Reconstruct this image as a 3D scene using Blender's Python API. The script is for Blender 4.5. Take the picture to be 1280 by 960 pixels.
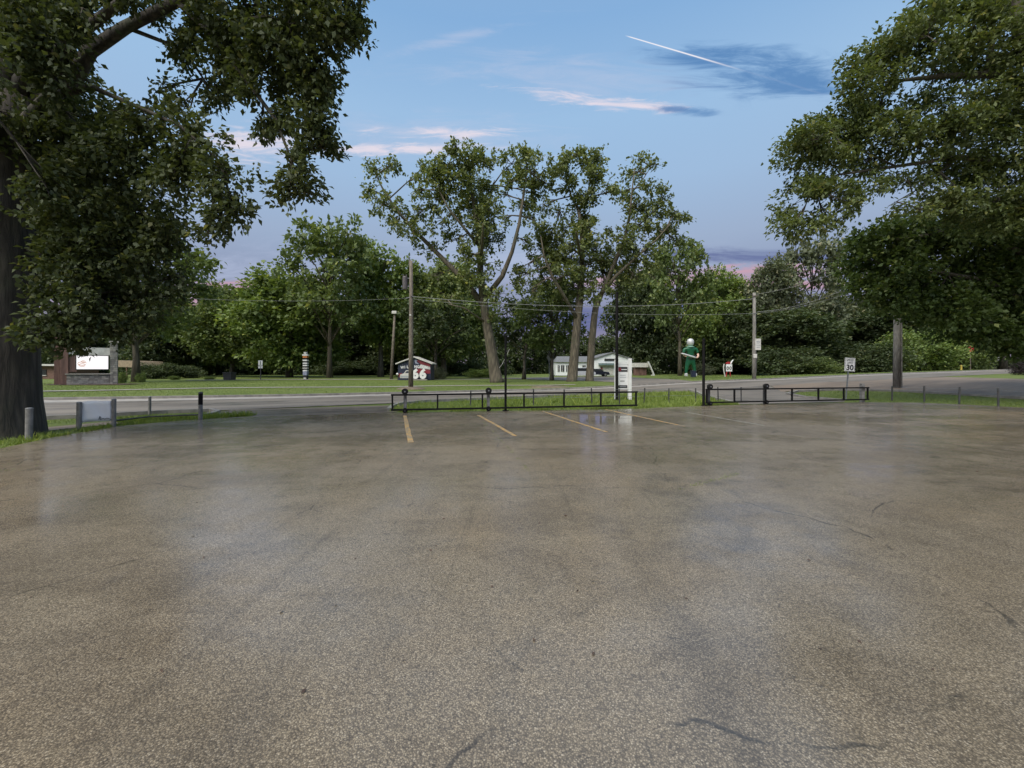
import bpy, bmesh, math, random
import numpy as np
from mathutils import Vector, Matrix, Euler

for o in list(bpy.data.objects): bpy.data.objects.remove(o)
SC = bpy.context.scene
COL = SC.collection
R = math.radians

# ------------------------------------------------------------------ camera
F, HOR, CAMH = 520.0, 461.0, 1.6            # focal length and horizon in photo pixels (1280 x 960)
cam = bpy.data.cameras.new('camera'); cam_o = bpy.data.objects.new('camera', cam); COL.objects.link(cam_o)
cam.sensor_fit = 'HORIZONTAL'; cam.sensor_width = 36.0; cam.lens = 36.0 * F / 1280.0
cam.shift_y = -(480.0 - HOR) / 1280.0
cam.clip_start = 0.05; cam.clip_end = 6000.0
cam_o.location = (0, 0, CAMH); cam_o.rotation_euler = (R(90), 0, 0)
SC.camera = cam_o
SC.render.resolution_x, SC.render.resolution_y = 1024, 768
SC.view_settings.view_transform = 'Standard'; SC.view_settings.look = 'None'
SC.view_settings.gamma = 1.0; SC.view_settings.use_curve_mapping = False
SC.view_settings.exposure = 0.0
SC.cycles.max_bounces = 5; SC.cycles.diffuse_bounces = 2; SC.cycles.glossy_bounces = 2; SC.cycles.transmission_bounces = 2
SC.cycles.use_adaptive_sampling = True; SC.cycles.adaptive_threshold = 0.02

# ------------------------------------------------------------------ node helper
class NT:
    def __init__(s, tree): s.t = tree; s.n = tree.nodes; s.l = tree.links
    def new(s, typ, **kw):
        nd = s.n.new(typ)
        for k, v in kw.items(): setattr(nd, k, v)
        return nd
    def put(s, sock, v):
        if hasattr(v, 'is_linked') or isinstance(v, bpy.types.NodeSocket): s.l.new(v, sock)
        elif v is not None: sock.default_value = v
    def m(s, op, a, b=None, c=None, clamp=False):
        nd = s.new('ShaderNodeMath', operation=op, use_clamp=clamp)
        for i, v in enumerate((a, b, c)):
            if v is not None: s.put(nd.inputs[i], v)
        return nd.outputs[0]
    def mix(s, f, a, b, typ='MIX'):
        nd = s.new('ShaderNodeMix', data_type='RGBA', blend_type=typ)
        s.put(nd.inputs[0], f); s.put(nd.inputs[6], col4(a)); s.put(nd.inputs[7], col4(b))
        return nd.outputs[2]
    def ramp(s, f, stops):
        nd = s.new('ShaderNodeValToRGB'); s.put(nd.inputs[0], f)
        e = nd.color_ramp.elements
        while len(e) < len(stops): e.new(0.5)
        for el, (p, c) in zip(e, stops):
            el.position = p; el.color = col4(c) if not isinstance(c, (int, float)) else (c, c, c, 1)
        return nd.outputs[0]
    def sstep(s, v, a, b):
        nd = s.new('ShaderNodeMapRange', interpolation_type='SMOOTHSTEP')
        s.put(nd.inputs[0], v); nd.inputs[1].default_value = a; nd.inputs[2].default_value = b
        return nd.outputs[0]
    def noise(s, vec, scale, detail=4, rough=0.55, dist=0.0):
        nd = s.new('ShaderNodeTexNoise'); s.put(nd.inputs['Vector'], vec)
        nd.inputs['Scale'].default_value = scale; nd.inputs['Detail'].default_value = detail
        nd.inputs['Roughness'].default_value = rough; nd.inputs['Distortion'].default_value = dist
        return nd.outputs['Fac']
    def voro(s, vec, scale, out='Color', feature='F1'):
        nd = s.new('ShaderNodeTexVoronoi', feature=feature); s.put(nd.inputs['Vector'], vec)
        nd.inputs['Scale'].default_value = scale
        return nd.outputs[out]
    def mapping(s, vec, scale=(1,1,1), rot=(0,0,0), loc=(0,0,0)):
        nd = s.new('ShaderNodeMapping'); s.put(nd.inputs[0], vec)
        nd.inputs['Scale'].default_value = scale; nd.inputs['Rotation'].default_value = rot; nd.inputs['Location'].default_value = loc
        return nd.outputs[0]
    def bump(s, h, strength=0.3, dist=0.02):
        nd = s.new('ShaderNodeBump'); s.put(nd.inputs['Height'], h)
        nd.inputs['Strength'].default_value = strength; nd.inputs['Distance'].default_value = dist
        return nd.outputs[0]
def col4(c):
    if isinstance(c, (tuple, list)) and len(c) == 3: return (c[0], c[1], c[2], 1.0)
    return c
def srgb(r, g, b):
    f = lambda v: (v/255/12.92) if v/255 <= 0.04045 else ((v/255+0.055)/1.055)**2.4
    return (f(r), f(g), f(b))

# ------------------------------------------------------------------ sky and sun
SUN_DIR = Vector((-0.34, -0.48, 0.80)).normalized()          # towards the sun
SUN_EL = math.asin(SUN_DIR.z); SUN_AZ = math.atan2(SUN_DIR.x, SUN_DIR.y)
world = bpy.data.worlds.new('World'); SC.world = world; world.use_nodes = True
w = NT(world.node_tree); w.n.clear()
geo = w.new('ShaderNodeTexCoord').outputs['Generated']
sep = w.new('ShaderNodeSeparateXYZ'); w.l.new(geo, sep.inputs[0])
dx, dy, dz = sep.outputs
sky = w.new('ShaderNodeTexSky', sky_type='NISHITA', sun_disc=False)
sky.sun_elevation = SUN_EL; sky.sun_rotation = SUN_AZ; sky.air_density = 1.0; sky.dust_density = 1.0
# evening tint of the air by height above the horizon (same all round)
grad = w.ramp(w.m('MAXIMUM', dz, 0.0), [
    (0.00, srgb(142, 130, 154)), (0.10, srgb(139, 132, 161)), (0.19, srgb(146, 156, 185)), (0.28, srgb(160, 178, 206)), (0.40, srgb(163, 193, 226)),
    (0.51, srgb(161, 197, 233)), (0.64, srgb(138, 181, 226)), (1.00, srgb(158, 180, 208))])
k10 = w.new('ShaderNodeVectorMath', operation='SCALE'); w.l.new(grad, k10.inputs[0]); k10.inputs['Scale'].default_value = 10.0
base = w.mix(0.90, sky.outputs[0], k10.outputs[0])
# clouds, in directions of the sky in front (a = right, b = up)
yy = w.m('MAXIMUM', dy, 0.05)
A = w.m('DIVIDE', dx, yy); B = w.m('DIVIDE', dz, yy)
front = w.sstep(dy, 0.1, 0.3)
cmb = w.new('ShaderNodeCombineXYZ'); w.l.new(A, cmb.inputs[0]); w.l.new(B, cmb.inputs[1])
n1 = w.noise(w.mapping(cmb.outputs[0], (3.6, 20, 1), (0, 0, 0.13)), 1.0, 9, 0.66, 0.9)
n2 = w.noise(w.mapping(cmb.outputs[0], (7.0, 40, 1), (0, 0, 0.12), (3, 1, 0)), 1.0, 9, 0.68, 1.3)
def gauss(px, py, sx, sy, tilt=0.0):
    ca, cb = (px-640)/F, (HOR-py)/F; sa, sb = sx/F, sy/F
    p = w.m('SUBTRACT', A, ca); q = w.m('SUBTRACT', B, cb)
    u = w.m('MULTIPLY_ADD', p, math.cos(tilt), w.m('MULTIPLY', q, math.sin(tilt)))
    v = w.m('MULTIPLY_ADD', q, math.cos(tilt), w.m('MULTIPLY', p, -math.sin(tilt)))
    u = w.m('POWER', w.m('ABSOLUTE', w.m('DIVIDE', u, sa)), 2.0); v = w.m('POWER', w.m('ABSOLUTE', w.m('DIVIDE', v, sb)), 2.0)
    e = w.m('EXPONENT', w.m('MULTIPLY', w.m('ADD', u, v), -1.0))
    return w.m('MULTIPLY', e, front)
def cloud(base, specs, colr, nz, lo, hi, strength):
    tot = None
    for sp in specs:
        g = gauss(*sp); tot = g if tot is None else w.m('MAXIMUM', tot, g)
    f = w.sstep(w.m('ADD', w.m('MULTIPLY', tot, 1.15), w.m('MULTIPLY', w.m('SUBTRACT', nz, 0.5), 3.6)), lo, hi)
    f = w.m('MULTIPLY', f, w.sstep(tot, 0.02, 0.35))
    return w.mix(w.m('MULTIPLY', f, strength), base, tuple(10*c for c in colr))
base = cloud(base, [(545, 176, 190, 34), (690, 330, 560, 30), (330, 345, 240, 26), (580, 45, 130, 10, 0.25), (700, 90, 260, 26, -0.05)], srgb(188, 200, 226), n1, 0.30, 1.9, 0.6)
base = cloud(base, [(500, 187, 120, 8, 0.02), (555, 166, 95, 8, 0.0), (700, 121, 75, 8, -0.13), (775, 131, 85, 8, -0.07), (320, 180, 70, 22)], srgb(232, 222, 232), n2, 0.25, 1.5, 0.9)
base = cloud(base, [(958, 93, 120, 30, -0.10), (890, 78, 80, 16, -0.1), (852, 137, 40, 6, -0.1), (1020, 108, 70, 18, -0.1)], srgb(82, 130, 184), n1, 0.1, 1.25, 0.85)
base = cloud(base, [(955, 320, 190, 12, 0.0), (740, 400, 220, 22, 0.02), (1010, 385, 160, 14)], srgb(88, 100, 150), n1, 0.2, 1.3, 0.8)
base = cloud(base, [(960, 339, 150, 9, 0.02), (290, 357, 120, 7, 0.03), (250, 378, 150, 10), (800, 352, 120, 12, 0.0), (950, 356, 120, 7)], srgb(204, 160, 176), n2, 0.12, 1.25, 0.85)
# contrail: a straight line on the dome
t0, t1 = ((780-640)/F, (HOR-44)/F), ((1050-640)/F, (HOR-124)/F)
tl = math.hypot(t1[0]-t0[0], t1[1]-t0[1]); tc, ts = (t1[0]-t0[0])/tl, (t1[1]-t0[1])/tl
p = w.m('SUBTRACT', A, t0[0]); q = w.m('SUBTRACT', B, t0[1])
al = w.m('MULTIPLY_ADD', p, tc, w.m('MULTIPLY', q, ts)); ac = w.m('MULTIPLY_ADD', q, tc, w.m('MULTIPLY', p, -ts))
wid = w.m('MULTIPLY_ADD', w.m('MAXIMUM', al, 0.0), 0.0035, 0.0011)
lin = w.m('EXPONENT', w.m('MULTIPLY', w.m('POWER', w.m('ABSOLUTE', w.m('DIVIDE', ac, wid)), 2.0), -1.0))
fade = w.m('MULTIPLY', w.sstep(al, 0.0, 0.02), w.m('MULTIPLY_ADD', w.sstep(al, 0.17, 0.31), -0.95, 1.0))
fade = w.m('MULTIPLY', fade, w.m('SUBTRACT', 1.0, w.sstep(al, 0.45, 0.58)))
base = w.mix(w.m('MULTIPLY', w.m('MULTIPLY', lin, fade), front), base, tuple(10*c for c in srgb(250, 246, 250)))
bg = w.new('ShaderNodeBackground'); w.l.new(base, bg.inputs[0]); bg.inputs[1].default_value = 0.1
out = w.new('ShaderNodeOutputWorld'); w.l.new(bg.outputs[0], out.inputs[0])

sl = bpy.data.lights.new('sun', 'SUN'); sl.energy = 5.0; sl.angle = R(60); sl.color = (1.0, 0.93, 0.81)
world.cycles.sampling_method = 'MANUAL'; world.cycles.sample_map_resolution = 512
so = bpy.data.objects.new('sun', sl); COL.objects.link(so)
so.rotation_euler = (-SUN_DIR).to_track_quat('-Z', 'Y').to_euler(); so.location = (-20, -20, 40)

# ------------------------------------------------------------------ ground heights and pixel helpers
def sm(a, b, v):
    t = min(1.0, max(0.0, (v-a)/(b-a))); return t*t*(3-2*t)
RX = [-90, -60, -25, -12, -6, 3, 7.5, 17, 24, 40, 81, 150]
RZ = [0.5, 0.4, 0.22, 0.05, 0.0, 0.0, 0.12, 0.42, 0.52, 0.88, 1.5, 2.0]
def H(x, y):
    yf = 16 + 0.28*min(x, 17)
    if x > 17: yf -= 0.3*(x-17)
    r = float(np.interp(x, RX, RZ)); s = sm(2.5, 14, y-yf)
    v = y - (29.4 + 0.45*x)
    return r*s*(1 - 0.62*sm(4, 26, v))
def gp(px, py, it=8):
    """point on the ground seen at a photo pixel"""
    h = 0.0
    for _ in range(it):
        Z = (CAMH-h)*F/max(py-HOR, 1.0); X = (px-640)/F*Z; h = H(X, Z)
    return Vector((X, Z, h))
def gz(px, Z):
    X = (px-640)/F*Z; return Vector((X, Z, H(X, Z)))
def P(px, py, Z): return Vector(((px-640)/F*Z, Z, CAMH + (HOR-py)/F*Z))

# ------------------------------------------------------------------ object helpers
def tag(o, label=None, cat=None, group=None, kind=None):
    if label: o['label'] = label
    if cat: o['category'] = cat
    if group: o['group'] = group
    if kind: o['kind'] = kind
    return o
def link(name, me, m=None, parent=None):
    o = bpy.data.objects.new(name, me); COL.objects.link(o)
    if m is not None and len(me.materials) == 0: me.materials.append(m)
    if parent is not None: o.parent = parent
    return o
def empty(name, loc, label, cat, group=None, rz=0.0):
    o = bpy.data.objects.new(name, None); COL.objects.link(o); o.location = loc; o.rotation_euler = (0, 0, rz)
    o.empty_display_size = 0.2
    return tag(o, label, cat, group)
class MB:
    def __init__(s): s.v = []; s.f = []
    def add(s, vs, fs):
        b = len(s.v); s.v.extend([tuple(x) for x in vs]); s.f.extend([tuple(i+b for i in f) for f in fs]); return s
    def box(s, c, d, rz=0.0, M=None):
        x, y, z = d[0]/2, d[1]/2, d[2]/2
        vs = [Vector((sx*x, sy*y, sz*z)) for sz in (-1, 1) for sy in (-1, 1) for sx in (-1, 1)]
        M = M or Matrix.Rotation(rz, 3, 'Z')
        vs = [M @ v + Vector(c) for v in vs]
        return s.add(vs, [(0,2,3,1), (4,5,7,6), (0,1,5,4), (2,6,7,3), (0,4,6,2), (1,3,7,5)])
    def bar(s, a, b, wx, wy=None):
        a, b = Vector(a), Vector(b); d = b-a; wy = wy or wx
        M = d.to_track_quat('Z', 'Y').to_matrix()
        return s.box((a+b)/2, (wx, wy, d.length), M=M)
    def tube(s, pts, rad, n=8, cap=True):
        pts = [Vector(p) for p in pts]
        if isinstance(rad, (int, float)): rad = [rad]*len(pts)
        vs = []; up = Vector((0.31, 0.17, 0.93)).normalized(); u = None
        for i, p in enumerate(pts):
            d = (pts[min(i+1, len(pts)-1)] - pts[max(i-1, 0)])
            if d.length < 1e-9: d = Vector((0, 0, 1))
            d.normalize()
            if u is None:
                r0 = Vector((1, 0, 0)) if abs(d.x) < 0.8 else Vector((0, 1, 0))
                u = (r0 - d*r0.dot(d)).normalized()
            else:
                u = u - d*u.dot(d); u = u.normalized() if u.length > 1e-6 else d.orthogonal().normalized()
            q = d.cross(u)
            for k in range(n):
                t = 2*math.pi*k/n; vs.append(p + (u*math.cos(t) + q*math.sin(t))*rad[i])
        fs = []
        for i in range(len(pts)-1):
            for k in range(n):
                k2 = (k+1) % n; fs.append((i*n+k, i*n+k2, (i+1)*n+k2, (i+1)*n+k))
        if cap:
            fs.append(tuple(reversed(range(n)))); fs.append(tuple((len(pts)-1)*n+k for k in range(n)))
        return s.add(vs, fs)
    def lathe(s, prof, c=(0,0,0), n=16):
        vs = []; c = Vector(c)
        for r, z in prof:
            for k in range(n):
                t = 2*math.pi*k/n; vs.append(c + Vector((r*math.cos(t), r*math.sin(t), z)))
        fs = [(i*n+k, i*n+(k+1) % n, (i+1)*n+(k+1) % n, (i+1)*n+k) for i in range(len(prof)-1) for k in range(n)]
        fs.append(tuple(reversed(range(n)))); fs.append(tuple((len(prof)-1)*n+k for k in range(n)))
        return s.add(vs, fs)
    def prism(s, poly, d0, d1, axis='y'):
        """poly in (x,z), extruded along y from d0 to d1 (axis 'y'), or poly in (y,z) along x"""
        n = len(poly)
        mk = (lambda a, b, t: (a, t, b)) if axis == 'y' else ((lambda a, b, t: (t, a, b)) if axis == 'x' else (lambda a, b, t: (a, b, t)))
        vs = [mk(a, b, d0) for a, b in poly] + [mk(a, b, d1) for a, b in poly]
        fs = [tuple(range(n)), tuple(range(2*n-1, n-1, -1))] + [(i, i+n, (i+1) % n + n, (i+1) % n) for i in range(n)]
        return s.add(vs, fs)
    def mesh(s, name):
        me = bpy.data.meshes.new(name); me.from_pydata(s.v, [], s.f)
        bm = bmesh.new(); bm.from_mesh(me); bmesh.ops.recalc_face_normals(bm, faces=bm.faces); bm.to_mesh(me); bm.free()
        return me
    def build(s, name, m, parent=None, smooth=False, bevel=0.0):
        me = s.mesh(name); o = link(name, me, m, parent)
        if smooth:
            for p in me.polygons: p.use_smooth = True
        if bevel:
            b = o.modifiers.new('bevel', 'BEVEL'); b.width = bevel; b.segments = 2; b.limit_method = 'ANGLE'
        return o
def np_mesh(name, verts, nper):
    """verts (N*nper,3): N separate faces of nper corners"""
    verts = np.ascontiguousarray(verts, dtype=np.float32); n = len(verts)//nper
    me = bpy.data.meshes.new(name); me.vertices.add(len(verts)); me.vertices.foreach_set('co', verts.ravel())
    me.loops.add(len(verts)); me.loops.foreach_set('vertex_index', np.arange(len(verts), dtype=np.int32))
    me.polygons.add(n); me.polygons.foreach_set('loop_start', np.arange(n, dtype=np.int32)*nper)
    me.update(calc_edges=True); me.validate()
    return me
def text_mesh(s, size, extrude=0.004, align='CENTER', bold=0.0, xs=1.0):
    cu = bpy.data.curves.new('txt', 'FONT'); cu.body = s; cu.size = size; cu.extrude = extrude; cu.align_x = align; cu.align_y = 'CENTER'
    cu.offset = bold; cu.resolution_u = 4
    ob = bpy.data.objects.new('txt', cu); COL.objects.link(ob); bpy.context.view_layer.update()
    me = bpy.data.meshes.new_from_object(ob.evaluated_get(bpy.context.evaluated_depsgraph_get()))
    bpy.data.objects.remove(ob); bpy.data.curves.remove(cu)
    me.transform(Matrix.Diagonal((xs, 1, 1, 1))); me.transform(Matrix.Rotation(R(90), 4, 'X'))     # text stands up, faces -y
    return me
def add_text(s, loc, size, m, parent, name='lettering', bold=0.0, xs=1.0, extrude=0.004):
    me = text_mesh(s, size, extrude, bold=bold, xs=xs); me.materials.clear(); o = link(name, me, m, parent); o.location = loc; return o

# ------------------------------------------------------------------ materials
MAT = {}
def simple(name, c1, c2=None, scale=8.0, rough=0.6, bump=0.0, bscale=None, stretch=(1,1,1), metal=0.0, spec=0.5, detail=5, lo=0.3, hi=0.7):
    m = bpy.data.materials.new(name); m.use_nodes = True; t = NT(m.node_tree); b = t.n['Principled BSDF']
    oc = t.mapping(t.new('ShaderNodeTexCoord').outputs['Object'], stretch)
    c2 = c2 or tuple(0.75*v for v in c1)
    nz = t.noise(oc, scale, detail)
    t.put(b.inputs['Base Color'], t.mix(t.sstep(nz, lo, hi), c1, c2))
    t.put(b.inputs['Roughness'], t.m('MULTIPLY_ADD', nz, 0.25, max(0.02, rough-0.12)))
    b.inputs['Metallic'].default_value = metal; b.inputs['Specular IOR Level'].default_value = spec
    if bump: t.put(b.inputs['Normal'], t.bump(t.noise(oc, bscale or scale*3, 5), bump, 0.02))
    MAT[name] = m; return m
def leafmat(name, dark, light, trans=0.35, pat=0.35, gloss=0.028):
    m = bpy.data.materials.new(name); m.use_nodes = True; t = NT(m.node_tree); t.n.clear()
    g = t.new('ShaderNodeNewGeometry'); oc = t.new('ShaderNodeTexCoord').outputs['Object']
    big = t.noise(oc, pat, 3); f = t.m('ADD', t.m('MULTIPLY', g.outputs['Random Per Island'], 0.55), t.m('MULTIPLY', t.sstep(big, 0.3, 0.7), 0.45))
    c = t.mix(f, dark, light)
    c = t.mix(t.sstep(g.outputs['Random Per Island'], 0.93, 1.0), c, tuple(min(1, 1.5*v) for v in (light[0]*1.25, light[1], light[2])))
    d = t.new('ShaderNodeBsdfDiffuse'); t.put(d.inputs[0], c)
    tr = t.new('ShaderNodeBsdfTranslucent'); t.put(tr.inputs[0], t.mix(1.0, c, (1.22, 1.20, 0.62), 'MULTIPLY'))
    mx = t.new('ShaderNodeMixShader'); mx.inputs[0].default_value = trans; t.l.new(d.outputs[0], mx.inputs[1]); t.l.new(tr.outputs[0], mx.inputs[2])
    gl = t.new('ShaderNodeBsdfGlossy'); gl.inputs['Roughness'].default_value = 0.58; gl.inputs[0].default_value = (0.9, 0.92, 0.9, 1)
    mg = t.new('ShaderNodeMixShader'); mg.inputs[0].default_value = gloss; t.l.new(mx.outputs[0], mg.inputs[1]); t.l.new(gl.outputs[0], mg.inputs[2])
    o = t.new('ShaderNodeOutputMaterial'); t.l.new(mg.outputs[0], o.inputs[0]); MAT[name] = m; return m
def barkmat(name, c1, c2, sc=3.0):
    m = bpy.data.materials.new(name); m.use_nodes = True; t = NT(m.node_tree); b = t.n['Principled BSDF']
    oc = t.new('ShaderNodeTexCoord').outputs['Object']
    st = t.mapping(oc, (1, 1, 0.16))
    n = t.noise(st, sc*4, 6, 0.65, 0.4); v = t.voro(st, sc*3.2, 'Distance'); bg_ = t.noise(oc, 0.7, 3)
    f = t.m('ADD', t.m('MULTIPLY', n, 0.7), t.m('MULTIPLY', v, 0.5))
    c = t.mix(t.sstep(f, 0.3, 0.75), c1, c2); c = t.mix(t.m('MULTIPLY', t.sstep(bg_, 0.52, 0.72), 0.35), c, (0.09, 0.11, 0.05))
    t.put(b.inputs['Base Color'], c); b.inputs['Roughness'].default_value = 0.85
    t.put(b.inputs['Normal'], t.bump(f, 0.9, 0.06)); MAT[name] = m; return m

def asphalt_lot():
    m = bpy.data.materials.new('wet_aggregate'); m.use_nodes = True; t = NT(m.node_tree); b = t.n['Principled BSDF']
    oc = t.new('ShaderNodeTexCoord').outputs['Object']
    v1 = t.new('ShaderNodeTexVoronoi'); t.l.new(oc, v1.inputs['Vector']); v1.inputs['Scale'].default_value = 125.0
    v2 = t.new('ShaderNodeTexVoronoi'); t.l.new(oc, v2.inputs['Vector']); v2.inputs['Scale'].default_value = 34.0
    sp = t.new('ShaderNodeSeparateColor'); t.l.new(v1.outputs['Color'], sp.inputs[0])
    sp2 = t.new('ShaderNodeSeparateColor'); t.l.new(v2.outputs['Color'], sp2.inputs[0])
    peb = t.ramp(sp.outputs[0], [(0.0, (0.085, 0.069, 0.050)), (0.30, (0.185, 0.150, 0.105)), (0.60, (0.26, 0.212, 0.150)), (0.9, (0.325, 0.270, 0.192)), (1.0, (0.44, 0.38, 0.29))])
    peb = t.mix(t.m('MULTIPLY', sp2.outputs[1], 0.30), peb, (0.30, 0.245, 0.165))
    gap = t.sstep(v1.outputs['Distance'], 0.32, 0.62)                        # dark binder between stones
    c = t.mix(t.m('MULTIPLY', gap, 0.62), peb, (0.060, 0.048, 0.036))
    def dim(c, f, k, col): return t.mix(t.m('MULTIPLY', f, k), c, t.mix(1.0, c, col, 'MULTIPLY'))
    # broad wear: worn patches, ochre fines, oil stains, tyre tracks, cracks
    n_big = t.noise(oc, 0.16, 8, 0.65, 0.5); n_mid = t.noise(t.mapping(oc, (0.8, 1.3, 1), (0, 0, 0.5)), 0.65, 9, 0.68, 0.6); n_sm = t.noise(oc, 2.6, 7, 0.7); n_fine = t.noise(oc, 11.0, 6, 0.75)
    c = dim(c, t.sstep(n_mid, 0.44, 0.64), 0.55, (0.55, 0.53, 0.52))
    c = dim(c, t.sstep(n_big, 0.45, 0.66), 0.50, (1.28, 1.16, 0.94))
    c = dim(c, t.sstep(t.noise(t.mapping(oc, (1, 1, 1), (0, 0, 1.1), (7, 3, 0)), 0.42, 9, 0.72, 0.9), 0.55, 0.68), 0.70, (0.55, 0.57, 0.63))
    c = dim(c, t.sstep(n_sm, 0.48, 0.70), 0.35, (0.62, 0.61, 0.60)); c = dim(c, t.sstep(n_fine, 0.50, 0.75), 0.35, (0.60, 0.58, 0.56))
    streak = t.noise(t.mapping(oc, (1.6, 0.13, 1), (0, 0, -0.28)), 0.9, 8, 0.68, 0.3)
    c = dim(c, t.sstep(streak, 0.50, 0.68), 0.38, (0.60, 0.59, 0.58))
    tyre = t.noise(t.mapping(oc, (2.6, 0.09, 1), (0, 0, 0.62), (1.3, 0, 0)), 1.0, 6, 0.6, 0.2)
    c = dim(c, t.sstep(tyre, 0.60, 0.70), 0.40, (0.52, 0.52, 0.54))
    wrp = t.new('ShaderNodeVectorMath', operation='ADD'); t.l.new(oc, wrp.inputs[0])
    wn_ = t.new('ShaderNodeTexNoise'); t.l.new(oc, wn_.inputs['Vector']); wn_.inputs['Scale'].default_value = 1.3; wn_.inputs['Detail'].default_value = 6
    sc_ = t.new('ShaderNodeVectorMath', operation='SCALE'); t.l.new(wn_.outputs['Color'], sc_.inputs[0]); sc_.inputs['Scale'].default_value = 0.55; t.l.new(sc_.outputs[0], wrp.inputs[1])
    ed = t.voro(wrp.outputs[0], 0.30, 'Distance', 'DISTANCE_TO_EDGE')
    crk = t.m('MULTIPLY', t.m('SUBTRACT', 1.0, t.sstep(ed, 0.0008, 0.0040)), t.sstep(n_mid, 0.46, 0.56))
    c = t.mix(t.m('MULTIPLY', crk, 0.75), c, (0.035, 0.030, 0.024))
    t.put(b.inputs['Base Color'], c); b.inputs['Roughness'].default_value = 0.7; b.inputs['Specular IOR Level'].default_value = 0.3
    # rain water: a film over everything, smoother in the low spots
    sx = t.new('ShaderNodeSeparateXYZ'); t.l.new(oc, sx.inputs[0])
    def spot(x, y, rx, ry, ang=0.0):
        p = t.m('SUBTRACT', sx.outputs[0], x); q = t.m('SUBTRACT', sx.outputs[1], y); ca, sa = math.cos(ang), math.sin(ang)
        u = t.m('MULTIPLY_ADD', p, ca/rx, t.m('MULTIPLY', q, sa/rx)); v = t.m('MULTIPLY_ADD', q, ca/ry, t.m('MULTIPLY', p, -sa/ry))
        return t.m('EXPONENT', t.m('MULTIPLY', t.m('ADD', t.m('MULTIPLY', u, u), t.m('MULTIPLY', v, v)), -1.0))
    wn = t.m('ADD', t.m('MULTIPLY', t.noise(t.mapping(oc, (0.55, 1.0, 1), (0, 0, 0.25), (2.3, 5.1, 0)), 0.45, 7, 0.65, 0.5), 0.7), t.m('MULTIPLY', n_sm, 0.3))
    wet = t.sstep(wn, 0.36, 0.60)
    pud = spot(2.4, 13.9, 3.2, 2.0, 0.15); pud = t.m('MAXIMUM', pud, t.m('MULTIPLY', spot(-5.8, 13.9, 2.4, 1.2), 0.9)); pud = t.m('MAXIMUM', pud, t.m('MULTIPLY', spot(11, 15.0, 3.2, 1.2, 0.25), 0.6))
    puddle = t.sstep(t.m('ADD', t.m('MULTIPLY', pud, 0.42), wn), 0.72, 0.90)
    t.put(b.inputs['Coat Weight'], t.m('MULTIPLY_ADD', wet, 0.45, 0.55)); b.inputs['Coat IOR'].default_value = 1.6
    t.put(b.inputs['Coat Roughness'], t.m('MAXIMUM', t.m('SUBTRACT', t.m('MULTIPLY_ADD', wet, -0.14, 0.27), t.m('MULTIPLY', puddle, 0.12)), 0.03))
    hgt = t.m('MULTIPLY', t.m('SUBTRACT', 1.0, v1.outputs['Distance']), t.m('MULTIPLY_ADD', wet, -0.3, 1.0))
    hgt = t.m('SUBTRACT', t.m('ADD', hgt, t.m('MULTIPLY', n_sm, 0.8)), t.m('MULTIPLY', crk, 2.0))
    t.put(b.inputs['Normal'], t.bump(hgt, 0.45, 0.010))
    t.put(b.inputs['Coat Normal'], t.bump(t.m('MULTIPLY', t.m('ADD', t.m('MULTIPLY', n_fine, 0.5), t.m('MULTIPLY', n_sm, 0.8)), t.m('MULTIPLY_ADD', puddle, -0.85, 1.0)), 0.16, 0.012))
    MAT['lot'] = m
asphalt_lot()
def asphalt_road(name, c1, c2, seed, wetlo=0.45):
    m = bpy.data.materials.new(name); m.use_nodes = True; t = NT(m.node_tree); b = t.n['Principled BSDF']
    oc = t.mapping(t.new('ShaderNodeTexCoord').outputs['Object'], (1, 1, 1), (0, 0, -0.42), (seed, seed*2, 0))
    n = t.noise(t.mapping(oc, (0.12, 0.8, 1)), 1.0, 6, 0.6, 0.4); g = t.noise(oc, 45, 3, 0.7); s = t.noise(oc, 1.2, 4)
    c = t.mix(t.sstep(n, 0.35, 0.65), c1, c2); c = t.mix(t.m('MULTIPLY', g, 0.6), c, t.mix(1.0, c, (0.45, 0.45, 0.45), 'MULTIPLY'))
    t.put(b.inputs['Base Color'], c)
    wet = t.sstep(t.m('ADD', t.m('MULTIPLY', n, 0.6), t.m('MULTIPLY', s, 0.4)), wetlo, wetlo+0.16)
    t.put(b.inputs['Roughness'], t.m('MULTIPLY_ADD', wet, -0.2, 0.68)); b.inputs['Specular IOR Level'].default_value = 0.35
    t.put(b.inputs['Coat Weight'], t.m('MULTIPLY', wet, 0.8)); b.inputs['Coat Roughness'].default_value = 0.16; b.inputs['Coat IOR'].default_value = 1.38
    t.put(b.inputs['Normal'], t.bump(t.m('MULTIPLY', t.m('ADD', g, s), t.m('MULTIPLY_ADD', wet, -0.8, 1.0)), 0.35, 0.012)); MAT[name] = m; return m
asphalt_road('road', (0.235, 0.205, 0.170), (0.150, 0.130, 0.108), 1.7, 0.50)
asphalt_road('driveway', (0.17, 0.135, 0.10), (0.105, 0.083, 0.062), 5.1, 0.44)
asphalt_road('side_road', (0.26, 0.20, 0.145), (0.17, 0.132, 0.098), 3.3, 0.60)
simple('concrete', (0.36, 0.33, 0.29), (0.24, 0.22, 0.20), 2.5, 0.55, 0.3, 30)
simple('curb_concrete', (0.28, 0.26, 0.235), (0.17, 0.16, 0.15), 3, 0.7, 0.3, 25)
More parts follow.
